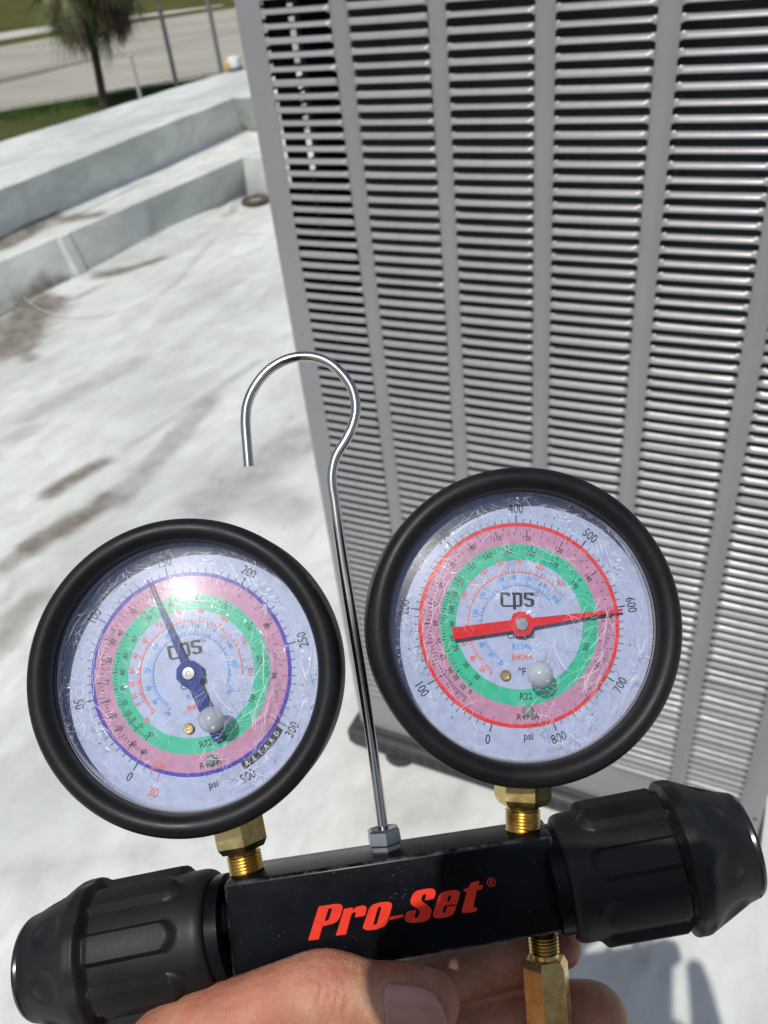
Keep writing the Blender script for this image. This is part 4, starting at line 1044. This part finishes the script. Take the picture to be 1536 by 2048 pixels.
for k, (yy, ll) in enumerate(((.0, .0), (.035, .004), (.062, .002), (.090, -.006))):
    wc(bm, [(*camp(.035, yy+.02, -.034), .011), (*camp(.030, yy+.006, -.0), .0095), (*camp(-.0+ll, yy+.004, .0062+.004), .0)] if False else [(*camp(-.030, yy+.02, -.030), .0105), (*camp(-.074, yy+.002, -.022), .0095), (*camp(-.081, yy-.010, -.006), .0085), (*camp(-.067-ll, yy-.012, .006), .0075)])
wc(bm, [(*camp(.045, .09, -.034), .020), (*camp(.058, .045, -.020), .014), (*camp(.048, .010, -.014), .011)])
wc(bm, [(*camp(.046, -.022, -.018), .015), (*camp(.054, .02, -.020), .020), (*camp(.060, .085, -.030), .026)])
wc(bm, [(*camp(-.03, .06, -.034), .018), (*camp(.0, .10, -.038), .024), (*wr, .026)])
wc(bm, [(*wr, .027), (*(wr*.5+eR*.5), .036), (*eR, .042)])
wc(bm, [(*wl, .026), (*(wl*.5+eL*.5), .036), (*eL, .042)])
mA = remesh(bm, .0025, 5)
bm = bmesh.new()                               # head and neck
hc = Vector((0, -.36, 1.59))
wc(bm, [(*(hc+Vector((0, -.02, .035))), .092), (*(hc+Vector((0, .012, -.01))), .080), (*(hc+Vector((0, .045, -.075))), .045)])
wc(bm, [(*(hc+Vector((0, -.03, -.05))), .056), (0, -.43, 1.40, .062)])
wc(bm, [(*(hc+Vector((0, .088, .0))), .010), (*(hc+Vector((0, .108, -.030))), .014)])
for s_ in (-1, 1): wc(bm, [(*(hc+Vector((s_*.084, -.005, .015))), .014), (*(hc+Vector((s_*.082, .0, -.018))), .010)])
wc(bm, [(*(hc+Vector((-.022, .080, -.058))), .009), (*(hc+Vector((.022, .080, -.058))), .009)])
mB = remesh(bm, .004, 4)
bm = bmesh.new(); bm.from_mesh(person.data)
inv = person.matrix_world.inverted()
for m_ in (mA, mB): m_.transform(inv); bm.from_mesh(m_)
bm.to_mesh(person.data); bm.free(); person.data.polygons.foreach_set('use_smooth', [True]*len(person.data.polygons))
def cloth(name, build, vox, m):
    bm = bmesh.new(); build(bm); me = remesh(bm, vox, 6); me.transform(inv); o = link(name, me, m, person, True); return o
def b_shirt(bm):
    wc(bm, [(0, -.47, .92, .150), (0, -.48, 1.08, .150), (0, -.48, 1.22, .160), (0, -.46, 1.32, .120)]); wc(bm, [(-.07, -.47, .93, .12), (-.10, -.48, 1.25, .12)]); wc(bm, [(.07, -.47, .93, .12), (.10, -.48, 1.25, .12)])
    wc(bm, [(*sL, .066), (0, -.46, 1.39, .070), (*sR, .066)])
    wc(bm, [(*sL, .068), (*(sL*.45+eL*.55), .056)]); wc(bm, [(*sR, .068), (*(sR*.45+eR*.55), .056)])
cloth('shirt', b_shirt, .010, simple('navy_cotton', (.02, .028, .055), .9, scale=30))
def b_tr(bm):
    for s_ in (-1, 1): wc(bm, [(s_*.05, -.47, .90, .125), (s_*.10, -.47, .78, .105), (s_*.12, -.45, .50, .078), (s_*.13, -.47, .12, .062)])
cloth('trousers', b_tr, .010, simple('khaki_cotton', (.16, .13, .09), .9, scale=30))
def b_sh(bm):
    for s_ in (-1, 1): wc(bm, [(s_*.13, -.50, .055, .050), (s_*.135, -.40, .050, .047), (s_*.14, -.30, .042, .038)])
cloth('shoes', b_sh, .006, simple('brown_leather', (.07, .045, .03), .6))
def b_arm(bm):
    wc(bm, [(*(sL*.5+eL*.5), .048), (*eL, .043)]); wc(bm, [(*(sR*.5+eR*.5), .048), (*eR, .043)])
bm = bmesh.new(); b_arm(bm); mC = remesh(bm, .005, 4); mC.transform(inv)
bm = bmesh.new(); bm.from_mesh(person.data); bm.from_mesh(mC); bm.to_mesh(person.data); bm.free()
person.data.polygons.foreach_set('use_smooth', [True]*len(person.data.polygons))
def b_hair(bm): wc(bm, [(*(hc+Vector((0, -.035, .048))), .096), (*(hc+Vector((0, -.06, .0))), .080)])
cloth('hair', b_hair, .005, simple('dark_hair', (.03, .02, .014), .7, scale=90))
